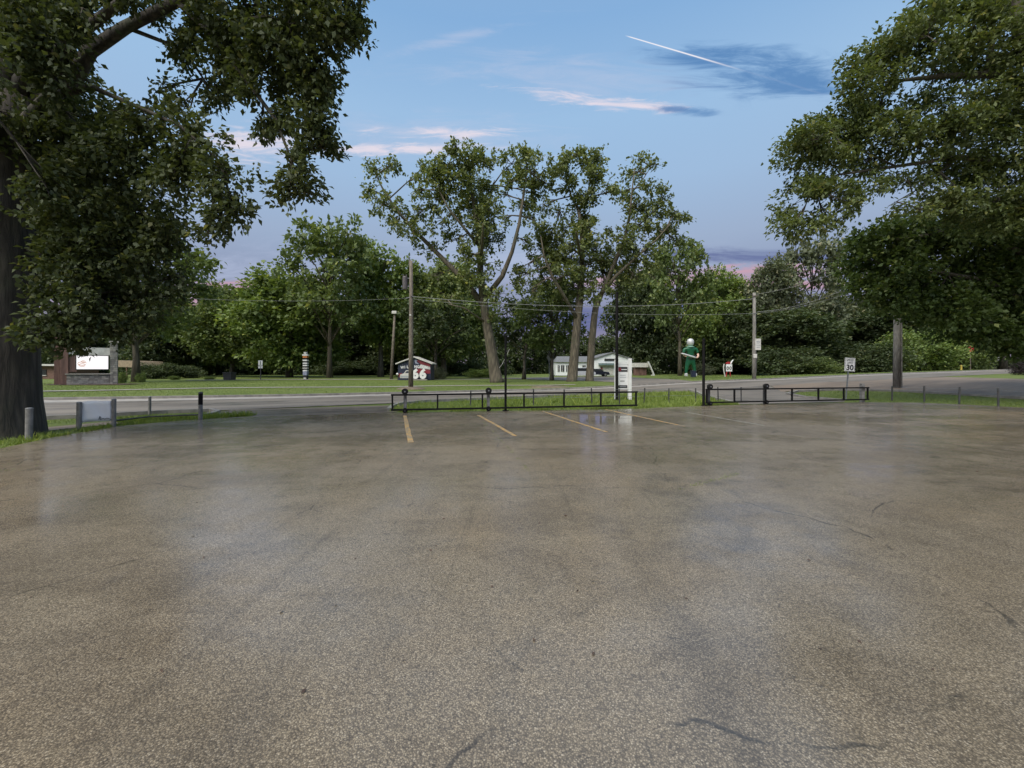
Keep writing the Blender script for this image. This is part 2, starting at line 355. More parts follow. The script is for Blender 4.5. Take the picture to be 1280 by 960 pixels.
def grassground():
    m = bpy.data.materials.new('grass_ground'); m.use_nodes = True; t = NT(m.node_tree); b = t.n['Principled BSDF']
    oc = t.new('ShaderNodeTexCoord').outputs['Object']
    a = t.noise(oc, 0.22, 5, 0.6); f = t.noise(oc, 5.0, 6, 0.75); g = t.noise(oc, 28, 3, 0.7)
    c = t.mix(t.sstep(a, 0.3, 0.7), (0.10, 0.14, 0.030), (0.15, 0.185, 0.050)); c = t.mix(t.sstep(f, 0.45, 0.75), c, (0.06, 0.085, 0.02))
    c = t.mix(t.m('MULTIPLY', t.sstep(g, 0.5, 0.8), 0.5), c, (0.16, 0.19, 0.06))
    c = t.mix(t.m('MULTIPLY', t.sstep(t.noise(oc, 0.8, 7, 0.7, 0.5), 0.58, 0.70), 0.55), c, (0.12, 0.095, 0.06))
    t.put(b.inputs['Base Color'], c); b.inputs['Roughness'].default_value = 0.8; b.inputs['Specular IOR Level'].default_value = 0.2
    t.put(b.inputs['Normal'], t.bump(t.m('ADD', f, g), 0.7, 0.06)); MAT['grass_ground'] = m
grassground()
leafmat('grass_blade', (0.075, 0.115, 0.022), (0.19, 0.25, 0.07), 0.3, 0.6)
leafmat('weed_blade', (0.10, 0.15, 0.022), (0.26, 0.33, 0.07), 0.35, 0.8)
leafmat('leaf_dark', (0.040, 0.056, 0.018), (0.098, 0.122, 0.044), 0.35, 0.5)
leafmat('leaf_right', (0.048, 0.072, 0.020), (0.150, 0.185, 0.060), 0.35, 0.5)
leafmat('leaf_maple', (0.042, 0.076, 0.018), (0.120, 0.170, 0.046), 0.35, 0.5)
leafmat('leaf_cotton', (0.062, 0.085, 0.026), (0.225, 0.270, 0.105), 0.33, 0.3)
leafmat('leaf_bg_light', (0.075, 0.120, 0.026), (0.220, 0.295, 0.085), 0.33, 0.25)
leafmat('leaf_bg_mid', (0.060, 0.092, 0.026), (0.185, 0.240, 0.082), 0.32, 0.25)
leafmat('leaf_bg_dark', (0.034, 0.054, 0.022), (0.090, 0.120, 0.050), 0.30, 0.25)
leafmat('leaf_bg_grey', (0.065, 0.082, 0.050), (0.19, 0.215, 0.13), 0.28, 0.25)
leafmat('leaf_purple', (0.020, 0.016, 0.018), (0.05, 0.04, 0.042), 0.2, 0.5)
barkmat('bark_grey', (0.16, 0.145, 0.125), (0.065, 0.058, 0.05), 2.2)
barkmat('bark_dark', (0.145, 0.125, 0.10), (0.055, 0.047, 0.038), 2.5)
barkmat('bark_wet', (0.095, 0.08, 0.064), (0.035, 0.030, 0.024), 2.5)
barkmat('bark_brown', (0.165, 0.138, 0.098), (0.065, 0.054, 0.038), 2.0)
barkmat('pole_wood', (0.23, 0.20, 0.165), (0.11, 0.09, 0.072), 5.0)
barkmat('pole_wood_grey', (0.30, 0.285, 0.26), (0.17, 0.16, 0.15), 5.0)
simple('black_paint', (0.006, 0.006, 0.006), (0.010, 0.009, 0.009), 20, 0.6, 0.15, 60, spec=0.15)
simple('rubber', (0.008, 0.008, 0.008), (0.014, 0.013, 0.013), 15, 0.7, spec=0.2)
simple('galvanised', (0.30, 0.31, 0.32), (0.20, 0.20, 0.21), 14, 0.5, 0.1, 40, metal=0.6)
simple('post_grey', (0.225, 0.215, 0.205), (0.13, 0.125, 0.118), 9, 0.65, 0.3, 30)
simple('post_dark', (0.06, 0.06, 0.062), (0.035, 0.034, 0.034), 9, 0.6, 0.3, 30)
simple('white_paint', (0.78, 0.78, 0.77), (0.66, 0.66, 0.65), 3, 0.5)
simple('white_vinyl', (0.88, 0.86, 0.86), (0.82, 0.80, 0.81), 2, 0.35)
simple('off_white', (0.60, 0.59, 0.56), (0.46, 0.45, 0.42), 3, 0.6)
simple('sign_white', (0.80, 0.80, 0.80), (0.70, 0.70, 0.70), 4, 0.4)
simple('ink', (0.02, 0.02, 0.022), (0.03, 0.03, 0.03), 5, 0.5)
simple('ink_grey', (0.35, 0.37, 0.39), (0.30, 0.32, 0.34), 5, 0.5)
simple('red_paint', (0.42, 0.03, 0.035), (0.32, 0.02, 0.025), 4, 0.45)
simple('dark_red', (0.25, 0.025, 0.04), (0.17, 0.02, 0.03), 4, 0.5)
simple('orange_paint', (0.55, 0.20, 0.06), (0.42, 0.15, 0.05), 4, 0.5)
simple('navy', (0.018, 0.026, 0.06), (0.012, 0.016, 0.036), 3, 0.5)
simple('blue_grey', (0.30, 0.32, 0.42), (0.22, 0.24, 0.33), 3, 0.5)
simple('statue_green', (0.010, 0.115, 0.050), (0.007, 0.080, 0.036), 1.5, 0.35)
simple('pale_green', (0.30, 0.55, 0.42), (0.24, 0.46, 0.35), 1.5, 0.4)
simple('skin_paint', (0.62, 0.40, 0.32), (0.52, 0.33, 0.26), 2, 0.5)
simple('silver', (0.62, 0.62, 0.63), (0.50, 0.50, 0.51), 2, 0.35, metal=0.2)
simple('yellow_line', (0.40, 0.24, 0.075), (0.20, 0.165, 0.11), 7.0, 0.6, 0.3, 40, lo=0.46, hi=0.56, detail=9)
simple('worn_line', (0.26, 0.24, 0.19), (0.15, 0.135, 0.105), 5.0, 0.5, 0.2, 40)
simple('brick_brown', (0.20, 0.115, 0.085), (0.13, 0.075, 0.058), 6, 0.8, 0.3)
simple('siding', (0.76, 0.79, 0.80), (0.68, 0.71, 0.72), 1.5, 0.6)
simple('roof_grey', (0.16, 0.165, 0.175), (0.11, 0.115, 0.12), 3, 0.8, 0.3)
simple('tan_roof', (0.32, 0.25, 0.17), (0.23, 0.18, 0.12), 3, 0.8, 0.3)
simple('awning', (0.14, 0.20, 0.21), (0.10, 0.15, 0.16), 3, 0.7)
simple('opening_shade', (0.018, 0.017, 0.016), (0.012, 0.012, 0.012), 3, 0.8)
simple('timber_red', (0.19, 0.105, 0.085), (0.10, 0.055, 0.045), 3, 0.75, 0.3, 20, (1, 1, 0.2))
simple('stone_a', (0.30, 0.285, 0.265), (0.20, 0.19, 0.18), 4, 0.8, 0.4, 20)
simple('stone_b', (0.22, 0.20, 0.185), (0.15, 0.14, 0.13), 4, 0.8, 0.4, 20)
simple('stone_c', (0.36, 0.33, 0.29), (0.26, 0.24, 0.215), 4, 0.8, 0.4, 20)
simple('mortar', (0.12, 0.115, 0.11), (0.09, 0.085, 0.08), 6, 0.9)
simple('mulch', (0.085, 0.055, 0.04), (0.05, 0.033, 0.026), 7, 0.9, 0.8, 18)
simple('dirt', (0.17, 0.13, 0.09), (0.10, 0.08, 0.055), 4, 0.85, 0.8, 14)
simple('car_white', (0.62, 0.64, 0.66), (0.56, 0.58, 0.60), 1, 0.25)
simple('car_black', (0.012, 0.015, 0.03), (0.010, 0.012, 0.024), 1, 0.2)
simple('glass_dark', (0.02, 0.024, 0.028), (0.03, 0.034, 0.038), 1, 0.12)
simple('rim', (0.35, 0.35, 0.36), (0.25, 0.25, 0.26), 5, 0.35, metal=0.7)
simple('tail_red', (0.35, 0.02, 0.02), (0.30, 0.02, 0.02), 5, 0.3)
simple('transformer_grey', (0.10, 0.085, 0.09), (0.07, 0.06, 0.062), 5, 0.5)
simple('wire', (0.30, 0.30, 0.30), (0.24, 0.24, 0.24), 5, 0.5)
simple('yellow_paint', (0.55, 0.42, 0.08), (0.45, 0.33, 0.06), 4, 0.5)
def screen():
    m = bpy.data.materials.new('led_screen'); m.use_nodes = True; t = NT(m.node_tree); b = t.n['Principled BSDF']
    b.inputs['Base Color'].default_value = (0.05, 0.05, 0.05, 1); b.inputs['Emission Color'].default_value = (1.0, 0.97, 0.98, 1); b.inputs['Emission Strength'].default_value = 1.0
    MAT['led'] = m
    m2 = bpy.data.materials.new('led_print'); m2.use_nodes = True; b = m2.node_tree.nodes['Principled BSDF']
    b.inputs['Base Color'].default_value = (0.05, 0.05, 0.05, 1); b.inputs['Emission Color'].default_value = (0.55, 0.24, 0.12, 1); b.inputs['Emission Strength'].default_value = 0.9
    MAT['led_print'] = m2
screen()

# ------------------------------------------------------------------ the ground
def axis(lo, hi, step, far, grow=1.35):
    a = list(np.arange(lo, hi+1e-6, step)); s = step; x = hi
    while x < far: s *= grow; x += s; a.append(x)
    s = step; x = lo; pre = []
    while x > -far: s *= grow; x -= s; pre.append(x)
    return pre[::-1] + a
gx = axis(-70, 110, 1.25, 2500); gy = axis(-20, 110, 1.25, 2500)
gv = [(x, y, H(x, y) - 0.022) for y in gy for x in gx]; nx = len(gx)
gf = [(j*nx+i, j*nx+i+1, (j+1)*nx+i+1, (j+1)*nx+i) for j in range(len(gy)-1) for i in range(nx-1)]
me = bpy.data.meshes.new('ground'); me.from_pydata(gv, [], gf)
g_o = tag(link('ground', me, MAT['grass_ground']), kind='structure')
for p in me.polygons: p.use_smooth = True

def resample(pts, step):
    pts = [Vector((p[0], p[1])) for p in pts]; o = []
    for a, b in zip(pts[:-1], pts[1:]):
        n = max(1, int((b-a).length/step))
        o += [a + (b-a)*k/n for k in range(n)]
    o.append(pts[-1]); return o
def smooth_line(pts, n=60):
    """Catmull-Rom"""
    pts = [Vector((p[0], p[1])) for p in pts]; q = [pts[0]*2-pts[1]] + pts + [pts[-1]*2-pts[-2]]; o = []
    k = max(2, n//(len(pts)-1))
    for i in range(1, len(q)-2):
        for j in range(k):
            t = j/k; a, b, c, d = q[i-1], q[i], q[i+1], q[i+2]
            o.append(0.5*((2*b) + (c-a)*t + (2*a-5*b+4*c-d)*t*t + (3*b-a-3*c+d)*t**3))
    o.append(pts[-1]); return o
def offset(line, d):
    o = []
    for i, p in enumerate(line):
        t = (line[min(i+1, len(line)-1)] - line[max(i-1, 0)]).normalized(); o.append(p + Vector((-t.y, t.x))*d)
    return o
def ruled(name, la, lb, m, dzz, nv=8, kind='structure', parent=None):
    n = len(la); vs = []; fs = []
    for i in range(n):
        for k in range(nv+1):
            p = la[i] + (lb[i]-la[i])*k/nv; vs.append((p.x, p.y, H(p.x, p.y)+dzz))
    for i in range(n-1):
        for k in range(nv):
            a = i*(nv+1)+k; fs.append((a, a+nv+1, a+nv+2, a+1))
    me = bpy.data.meshes.new(name); me.from_pydata(vs, [], fs)
    bm = bmesh.new(); bm.from_mesh(me); bmesh.ops.recalc_face_normals(bm, faces=bm.faces)
    if sum(f.normal.z for f in bm.faces) < 0: bmesh.ops.reverse_faces(bm, faces=bm.faces)
    bm.to_mesh(me); bm.free()
    o = link(name, me, m, parent)
    if parent is None: tag(o, kind=kind)
    return o
def flat_poly(name, pts, m, z, kind='structure', sub=1.5):
    bm = bmesh.new(); vs = [bm.verts.new((p[0], p[1], z)) for p in pts]; bm.faces.new(vs)
    bmesh.ops.triangulate(bm, faces=bm.faces); bmesh.ops.recalc_face_normals(bm, faces=bm.faces)
    for f in bm.faces:
        if f.normal.z < 0: f.normal_flip()
    me = bpy.data.meshes.new(name); bm.to_mesh(me); bm.free()
    return tag(link(name, me, m), kind=kind)
def kerb(name, line, wdt, z0, z1, m=None):
    n = len(line); a = offset(line, wdt/2); b = offset(line, -wdt/2); mb = MB(); vs = []; fs = []
    for i in range(n):
        for q, z in ((a[i], z0), (a[i], z1), (b[i], z1), (b[i], z0)):
            vs.append((q.x, q.y, H(q.x, q.y)+z))
    for i in range(n-1):
        for k in range(4):
            k2 = (k+1) % 4; fs.append((i*4+k, i*4+k2, (i+1)*4+k2, (i+1)*4+k))
    fs += [(0,1,2,3), tuple((n-1)*4+k for k in (3,2,1,0))]
    mb.add(vs, fs); return tag(mb.build(name, m or MAT['curb_concrete']), kind='structure')

lot_edge = [(-9.0,-18), (-10.0,2), (-10.3,8.4), (-10.7,9.6), (-11.0,11.6), (-10.2,13.0), (-8.6,14.0), (-6.4,14.6), (-4.36,15.15), (4.96,16.7), (8.35,18.0), (11.6,18.95),
            (16.9,19.9), (19.3,19.7), (20.2,18.7), (21.2,17.0), (23.5,10.0), (26,-18)]
flat_poly('parking_lot', lot_edge, MAT['lot'], 0.0)

far_edge = smooth_line([(-95,-6), (-60,8), (-36,15.2), (-21.5,19.6), (-12.9,23.1), (-7.5,26.0), (-0.6,29.7), (7.5,32.8), (17.1,37.1), (24,40.2), (40.2,47.5), (81,65.9), (160,101)], 120)
near_edge = smooth_line([(-88,-22), (-56,-9), (-32,3.0), (-20,10.0), (-14.3,13.6), (-11.3,16.0), (-4.6,19.9), (0.4,23.0), (3.8,25.0), (10,27.6), (18,30.0), (28,33.6), (58,47), (110,71)], 120)
ne = near_edge
ruled('road', near_edge, far_edge[:len(near_edge)], MAT['road'], 0.004, 12)
kerb('kerb', offset(far_edge, 0.09), 0.18, -0.05, 0.13)
gut = offset(far_edge, -0.001); gut2 = offset(far_edge, -1.3)
ruled('gutter', gut, gut2, MAT['concrete'], 0.012, 4)
# near kerb pieces between the driveways
def seg(line, x0, x1): return [p for p in line if x0 <= p.x <= x1]
def dense(line, k=4):
    o = []
    for a, b in zip(line[:-1], line[1:]): o += [a + (b-a)*j/k for j in range(k)]
    return o + [line[-1]]
nd = dense(near_edge)
kerb('kerb', seg(nd, -60, -12.4) + [Vector((-11.3,15.6)), Vector((-10.6,15.0)), Vector((-10.3,14.3)), Vector((-10.3, 13.5))], 0.16, -0.05, 0.11)
kerb('kerb', [Vector((-4.7,15.9)), Vector((-5.0,17.4)), Vector((-5.0,18.6)), Vector((-4.5,19.6))] + seg(nd, -4.2, 11.0) + [Vector((11.7,27.6)), Vector((11.8, 26.6)), Vector((11.2,24.5)), Vector((10.2, 19.2))], 0.16, -0.05, 0.10)
kerb('kerb', [Vector((16.4,20.6)), Vector((16.2,23.0)), Vector((16.8,25.4)), Vector((18.4,26.8)), Vector((21.0,27.2)), Vector((24.0,26.0)), Vector((26.2,23.2)), Vector((28.5,15.0)), Vector((31.5,0.0))], 0.16, -0.05, 0.10)
# driveways and the side street on the right
ruled('driveway', resample([(-11.2,13.0), (-10.9,16.4)], 0.7), resample([(-4.3,15.4), (-4.6,20.2)], 0.7)[:len(resample([(-11.2,13.0), (-10.9,16.4)], 0.7))], MAT['driveway'], -0.006, 10)
a_ = [Vector((10.3,18.9)), Vector((11.3,24.0)), Vector((11.9,26.8)), Vector((11.0,28.2))]; b_ = [Vector((16.2,20.2)), Vector((16.3,23.0)), Vector((17.4,26.0)), Vector((19.0,30.8))]
ruled('driveway', dense(a_, 6), dense(b_, 6), MAT['road'], -0.003, 10)
a_ = [Vector((17.5,27.0)), Vector((21.0,27.3)), Vector((24.1,26.1)), Vector((26.3,23.2)), Vector((28.6,15.0)), Vector((32.0,0.0)), Vector((35,-18))]
b_ = [Vector((19.0,30.5)), Vector((30.0,34.6)), Vector((39.5,38.2)), Vector((38.2,31.5)), Vector((37.5,22.0)), Vector((40.0,5.0)), Vector((43,-16))]
ruled('street', dense(a_, 8), dense(b_, 8), MAT['side_road'], 0.008, 10)
# the street that leaves the road towards the white building
a_ = [Vector((8.5,33.4)), Vector((10.0,35.2)), Vector((11.2,40)), Vector((9.5,52)), Vector((2.0,64)), Vector((-8,70))]
b_ = [Vector((17.2,37.3)), Vector((17.0,39.2)), Vector((17.8,44)), Vector((20.0,58)), Vector((20,74)), Vector((14,80))]
ruled('street', dense(a_, 8), dense(b_, 8), MAT['road'], 0.016, 10)
# footpaths on the lawn
def path(name, pix, wdt, m, dzz=0.015):
    l = smooth_line([gp(*p) for p in pix], 40); ruled(name, l, offset(l, wdt), m, dzz, 2)
path('footpath', [(-60,491), (38,489.7), (143,488), (300,485), (480,484), (560,482.5), (660,482), (720,481)], 1.3, MAT['concrete'])
path('footpath', [(230,475.6), (330,474.8), (430,474.6), (520,474.5), (600,474.5)], 2.2, MAT['concrete'])

vp = [gp(*p) for p in [(-150,572), (-60,556), (0,546), (70,537), (140,530), (215,523)]]
vl = smooth_line(vp, 40); ruled('footpath', vl, offset(vl, 0.9), MAT['side_road'], -0.008, 3)
# parking lines
def line(p0, p1, wdt, m, label, n=9):
    a, b = gp(*p0), gp(*p1); a.z = b.z = 0; d = (b-a).normalized(); q = Vector((-d.y, d.x, 0)); rr = random.Random(int(p0[0]))
    vs = []; fs = []
    for i in range(n+1):
        c = a + (b-a)*i/n
        for s in (-1, 1): vs.append(c + q*s*(wdt/2 + rr.uniform(-0.012, 0.008)) + Vector((0, 0, 0.004)))
    for i in range(n): fs.append((2*i, 2*i+1, 2*i+3, 2*i+2))
    me = bpy.data.meshes.new('parking_line'); me.from_pydata([tuple(v) for v in vs], [], fs); me.update()
    if me.polygons[0].normal.z < 0: me.flip_normals()
    o = link('parking_line', me, m); tag(o, label, 'road marking', 'painted parking lines in front of the gates', 'structure')
line((506,519.5), (513.5,553), 0.115, MAT['yellow_line'], 'leftmost yellow parking line, below the gate end by the driveway')
line((598,519), (644,545), 0.10, MAT['yellow_line'], 'yellow parking line below the second gate roller')
line((678,514), (758,540), 0.10, MAT['yellow_line'], 'yellow parking line crossing the puddle right of the short black pole')
line((757,512), (856,533), 0.10, MAT['yellow_line'], 'yellow parking line below the right end of the long gate')
line((858,515.5), (955,532), 0.10, MAT['worn_line'], 'worn pale parking line below the black post of the right gate')

# ------------------------------------------------------------------ leaves
def rng(seed): return np.random.default_rng(seed)
def unit(a): return a/np.maximum(np.linalg.norm(a, axis=1, keepdims=True), 1e-9)
def leaf_quads(c, d, size, ratio, r, fold=0.22):
    n = len(c); rnd = unit(r.normal(size=(n, 3))*0.55 + np.array([0, 0, 0.9])); side = unit(np.cross(d, rnd)); nor = np.cross(side, d)
    L = size[:, None]; W = L*ratio*0.5
    v = np.empty((n, 4, 3))
    v[:, 0] = c; mid = c + d*L*0.45 + nor*L*fold*0.5
    v[:, 1] = mid + side*W; v[:, 2] = c + d*L - nor*L*fold*0.4; v[:, 3] = mid - side*W
    return v.reshape(-1, 3)
def clump(p, seed, fr):
    r = np.random.default_rng(seed); s = np.zeros(len(p))
    for k in range(5):
        f = unit(r.normal(size=(1, 3)))[0]*fr*r.uniform(0.7, 1.6); s += np.sin(p @ f*2*math.pi + r.uniform(0, 6.28))
    return s/5
def sprays(cent, outw, per, spread, size, ratio, r, droop=0.35, jit=0.42):
    n = len(cent); c = np.repeat(cent, per, 0); o = np.repeat(outw, per, 0); k = len(c)
    t = r.uniform(-0.6, 1.0, (k, 1))*spread
    pos = c + o*t + r.normal(size=(k, 3))*spread*jit
    d = unit(o*0.7 + r.normal(size=(k, 3))*0.75 + np.array([0, 0, -droop]))
    return leaf_quads(pos, d, size*r.uniform(0.6, 1.25, k), ratio, r)
def blob_points(cx, rad, n, r, seed, fr, gap):
    """points in an ellipsoid, thinned into clumps"""
    q = unit(r.normal(size=(n*3, 3)))*(r.uniform(0, 1, (n*3, 1))**(1/2.3)); p = q*np.array(rad) + np.array(cx)
    keep = clump(p, seed, fr) > gap; p, q = p[keep][:n], q[keep][:n]
    return p, unit(q + np.array([0, 0, 0.15]))
def build_tree(name, base, label, cat_group, trunk, limbs, blobs, leaf, bark, size, per, dens, spread, ratio=0.62, seed=1, fr=0.45, gap=-0.18, droop=0.35, twigs=6, twig_r=0.02, n_side=10, wind=None, jit=0.42):
    """trunk / limbs: lists of (points, radii) in world space; blobs: (centre, radii, weight)"""
    r = rng(seed); rr = random.Random(seed); base = Vector(base)
    root = empty(name, base, label, 'tree', cat_group)
    tm = MB()
    for pts, rad in trunk: tm.tube([Vector(p)-base for p in pts], rad, n_side+4)
    tm.build('trunk', bark, root, smooth=True)
    lm = MB(); nodes = []
    for pts, rad in limbs:
        lm.tube([Vector(p)-base for p in pts], rad, n_side)
        for a, b in zip(pts[:-1], pts[1:]):
            for k in range(4): nodes.append(np.array(Vector(a).lerp(Vector(b), k/4)))
    for pts, rad in trunk: nodes += [np.array(p) for p in pts[len(pts)//2:]]
    nodes = np.array(nodes); vs = []
    for bi, (c, rad, wgt) in enumerate(blobs):
        vol = (rad[0]*rad[1]*rad[2])**(2/3); n = max(6, int(dens*vol*wgt))
        p, q = blob_points(c, rad, n, r, seed*31 + (bi // 4), fr, gap)
        if len(p) == 0: continue
        if wind is not None: q = unit(q*0.55 + np.array(wind))
        vs.append(sprays(p, q, per, spread, size, ratio, r, droop, jit))
        c_ = np.array(c); i0 = np.argmin(((nodes - c_)**2).sum(1)); hub = Vector(nodes[i0]) ; cc = Vector(c)
        mid = hub.lerp(cc, 0.55) + Vector((rr.uniform(-.2, .2), rr.uniform(-.2, .2), rr.uniform(0, .3)))*max(rad)*0.5
        lm.tube([hub-base, mid-base, cc-base], [twig_r*2.6, twig_r*2.0, twig_r*1.3], 6)
        for k in range(min(twigs, len(p))):
            e = Vector(p[k]); mm = cc.lerp(e, 0.5) + Vector((0, 0, rr.uniform(-.05, .15)))*max(rad)
            st = mid if k % 2 else cc
            lm.tube([st-base, mm-base, e-base], [twig_r*1.3, twig_r*0.9, twig_r*0.4], 5)
    lm.build('branches', bark, root, smooth=True)
    v = np.concatenate(vs) - np.array(base); me = np_mesh('crown', v, 4); link('crown', me, leaf, root)
    return root

def pxl(pts, Z0):
    return [P(a, b, Z0 + (c[0] if c else 0)) for a, b, *c in pts]
def pblob(px, py, rx, ry, Z, rz=None, wgt=1.0):
    s = Z/F; return (tuple(P(px, py, Z)), (rx*s, rz if rz else 0.8*(rx+ry)/2*s, ry*s), wgt)

# --- big tree at the left edge of the lot
Z0 = 9.9
b0 = gp(-10, 546); b0.z = 0
trunk = [(pxl([(-12,560), (-10,540), (-8,500), (-6,430), (-4,330), (-2,240), (2,170), (14,118)], Z0), [1.02, 0.90, 0.79, 0.72, 0.64, 0.57, 0.52, 0.46])]
limbs = [(pxl([(2,150), (30,98), (62,76), (97,44,-.3), (150,4,-.6), (200,-70,-1.0), (235,-150,-1.4)], Z0), [.30,.16,.13,.11,.09,.07,.05]),
         (pxl([(0,165), (50,128,.3), (97,92,.3), (112,64,.2), (157,34,0), (221,2,-.2), (300,-26,-.5), (370,-16,-.8), (425,25,-1)], Z0), [.28,.20,.165,.15,.125,.11,.09,.07,.04]),
         (pxl([(112,64,.2), (109,36,.2), (150,4,.5), (180,-40,.8)], Z0), [.10,.09,.07,.04]),
         (pxl([(0,190), (60,120,-.4), (116,109,-.6), (150,124,-.7), (225,157,-.9), (290,215,-1)], Z0), [.18,.10,.06,.05,.035,.014]),
         (pxl([(221,2,-.2), (262,40,-.3), (300,90,-.4), (345,150,-.5), (370,215,-.6)], Z0), [.07,.06,.05,.04,.02]),
         (pxl([(300,-26,-.5), (350,40,-.3), (395,90,-.3), (405,150,-.2)], Z0), [.06,.05,.04,.02]),
         (pxl([(157,34,0), (230,62,.4), (262,110,.6)], Z0), [.05,.04,.02]),
         (pxl([(0,230), (60,240,.5), (120,260,.8), (190,290,1.0)], Z0), [.16,.10,.07,.03]),
         (pxl([(-2,300), (60,320,.2), (110,350,.3), (140,375,.3)], Z0), [.10,.05,.03,.012]),
         (pxl([(8,130), (10,60), (0,-40,.4), (-20,-160,.9), (-10,-260,1.2)], Z0), [.40,.30,.25,.18,.10]),
         (pxl([(-4,260), (-70,200,-.6), (-150,150,-1.5), (-230,130,-2)], Z0), [.25,.20,.14,.06]),
         (pxl([(0,200), (20,150,1.6), (40,90,3.4), (50,60,5)], Z0), [.28,.2,.14,.06]),
         (pxl([(0,190), (-30,120,-1.5), (-60,60,-3)], Z0), [.26,.18,.1])]
blobs = []
for a in [(300,20,70,50,-.4),(360,30,65,55,-.8),(415,10,42,50,-1),(430,50,24,45,-1),(390,90,45,50,-.5),(340,90,50,45,-.3),(285,75,42,38,-.1),(385,140,36,42,-.5),(402,185,20,36,-.4),(380,215,26,36,-.5),(370,240,30,16,-.6),
          (330,140,34,30,-.2),(240,30,36,30,.1),(225,60,26,20,.3),(205,22,20,16,.4),(260,110,32,22,.4),(330,-40,120,45,-.6),(440,-20,30,30,-1),(200,112,18,15,.3,.5),(238,135,20,14,.2,.6),
          (190,150,50,24,-.5),(240,180,45,30,-.7),(285,225,36,36,-.9),(290,265,28,24,-1),(260,290,22,16,-.9),(220,225,45,36,-.4),(160,190,60,40,-.2),(100,160,55,32,.1),(75,190,45,40,.3),(120,230,55,42,.2),(180,270,46,42,.3),(215,300,28,30,.2),(230,345,12,18,.4,.6),
          (90,260,48,42,-.4),(85,330,45,40,-.3),(130,310,60,45,0),(185,335,45,40,.3),(110,370,55,36,-.3),(170,385,36,24,.2),(80,395,42,28,-.5),(130,410,36,22,-.3),(95,425,30,14,-.4),(45,420,22,18,-.9),(205,370,22,20,.4,.7),
          (40,30,55,40,.3),(85,10,36,30,.2),(20,90,40,36,.5),(60,60,36,24,.9),(10,140,30,24,-.9,.6),(60,120,40,28,.8),(55,225,26,34,-1.0),(100,-40,80,40,0),(10,-60,80,50,.4),(20,20,40,40,-.9),(85,70,18,16,.9,.5),
          (30,20,40,30,-1.3),(70,55,34,24,-1.2),(95,12,34,26,-.9),(60,100,40,20,-1.0),(20,60,36,30,-1.3),(150,-5,40,14,-.8),(120,150,40,20,1.4),(90,210,70,50,1.8),(40,290,70,60,1.8),(110,330,80,50,1.9),(50,100,60,60,3.4)]:
    px, py, rx, ry, dz_, *wg = a; blobs.append(pblob(px, py, rx, ry, Z0+dz_, None, wg[0] if wg else 1.0))
for a in [(-90,150,90,70,-.8),(-190,130,80,60,-1.5),(-80,10,90,70,.2),(-60,-150,110,80,.6),(60,-170,120,80,.2),(180,-140,110,70,-.8),(250,-110,90,60,-1),(-60,60,70,60,-2.4),(-60,280,40,50,-.9)]:
    blobs.append(pblob(*a[:4], Z0+a[4], None, 0.45))
build_tree('big_tree', b0, 'huge dark broad-leaved tree with thick trunk at left edge of the lot', None, trunk, limbs, blobs, MAT['leaf_dark'], MAT['bark_wet'],
           0.135, 15, 185, 0.18, 0.60, seed=4, fr=1.05, gap=-0.08, droop=0.6, twigs=10, twig_r=0.011)

# --- big tree right of the lot, trunk outside the picture
Z1 = 16.0
b1 = Vector((25.2, 16.6, 0)); b1.z = H(b1.x, b1.y)
def w2p(v): return (640 + v[0]/v[1]*F, HOR - (v[2]-CAMH)/v[1]*F)
tb = lambda z, dx_=0, dy_=0: Vector((b1.x+dx_, b1.y+dy_, z))
trunk = [([tb(-.1), tb(.4), tb(2), tb(4.5, -.1), tb(6.5, -.35, -.1), tb(8.5, -.9, -.2), tb(11, -1.7, -.3), tb(14.5, -3.2, -.4), tb(17.5, -4.2, -.4)], [.85,.66,.56,.50,.46,.40,.34,.22,.09])]
limbs = [([tb(5.0,-.1), P(1330,240,16.6), P(1270,208,16.7), P(1200,196,16.5), P(1120,208,16.2), P(1050,218,16), P(1005,235,15.8)], [.22,.15,.12,.09,.06,.04,.018]),
         ([tb(6.5,-.35), P(1340,150,16.2), P(1290,108,16.2), P(1235,93,16.2), P(1180,95,16.2), P(1130,100,16.1), P(1085,105,16)], [.25,.2,.16,.13,.09,.06,.03]),
         ([P(1235,93,16.2), P(1240,50,16.3), P(1242,0,16.5), P(1235,-60,16.6)], [.10,.10,.08,.05]),
         ([tb(9,-1), P(1276,55,16.0), P(1268,0,15.8), P(1262,-60,15.6), P(1250,-140,15.5)], [.26,.21,.19,.17,.08]),
         ([P(1200,196,16.5), P(1150,235,16.2), P(1110,258,16.0)], [.04,.026,.012]),
         ([P(1120,208,16.2), P(1070,185,15.9), P(1030,172,15.8)], [.04,.028,.014]),
         ([P(1180,95,16.2), P(1130,60,16.2), P(1110,50,16.2)], [.05,.035,.02]),
         ([tb(5.5), tb(6.5,3,.5), tb(8,6,1)], [.25,.16,.08]), ([tb(6), tb(8,1,-3), tb(9.5,1.5,-6)], [.25,.16,.08]), ([tb(6), tb(8,.5,3), tb(9.5,1,6)], [.25,.16,.08])]
blobs = []
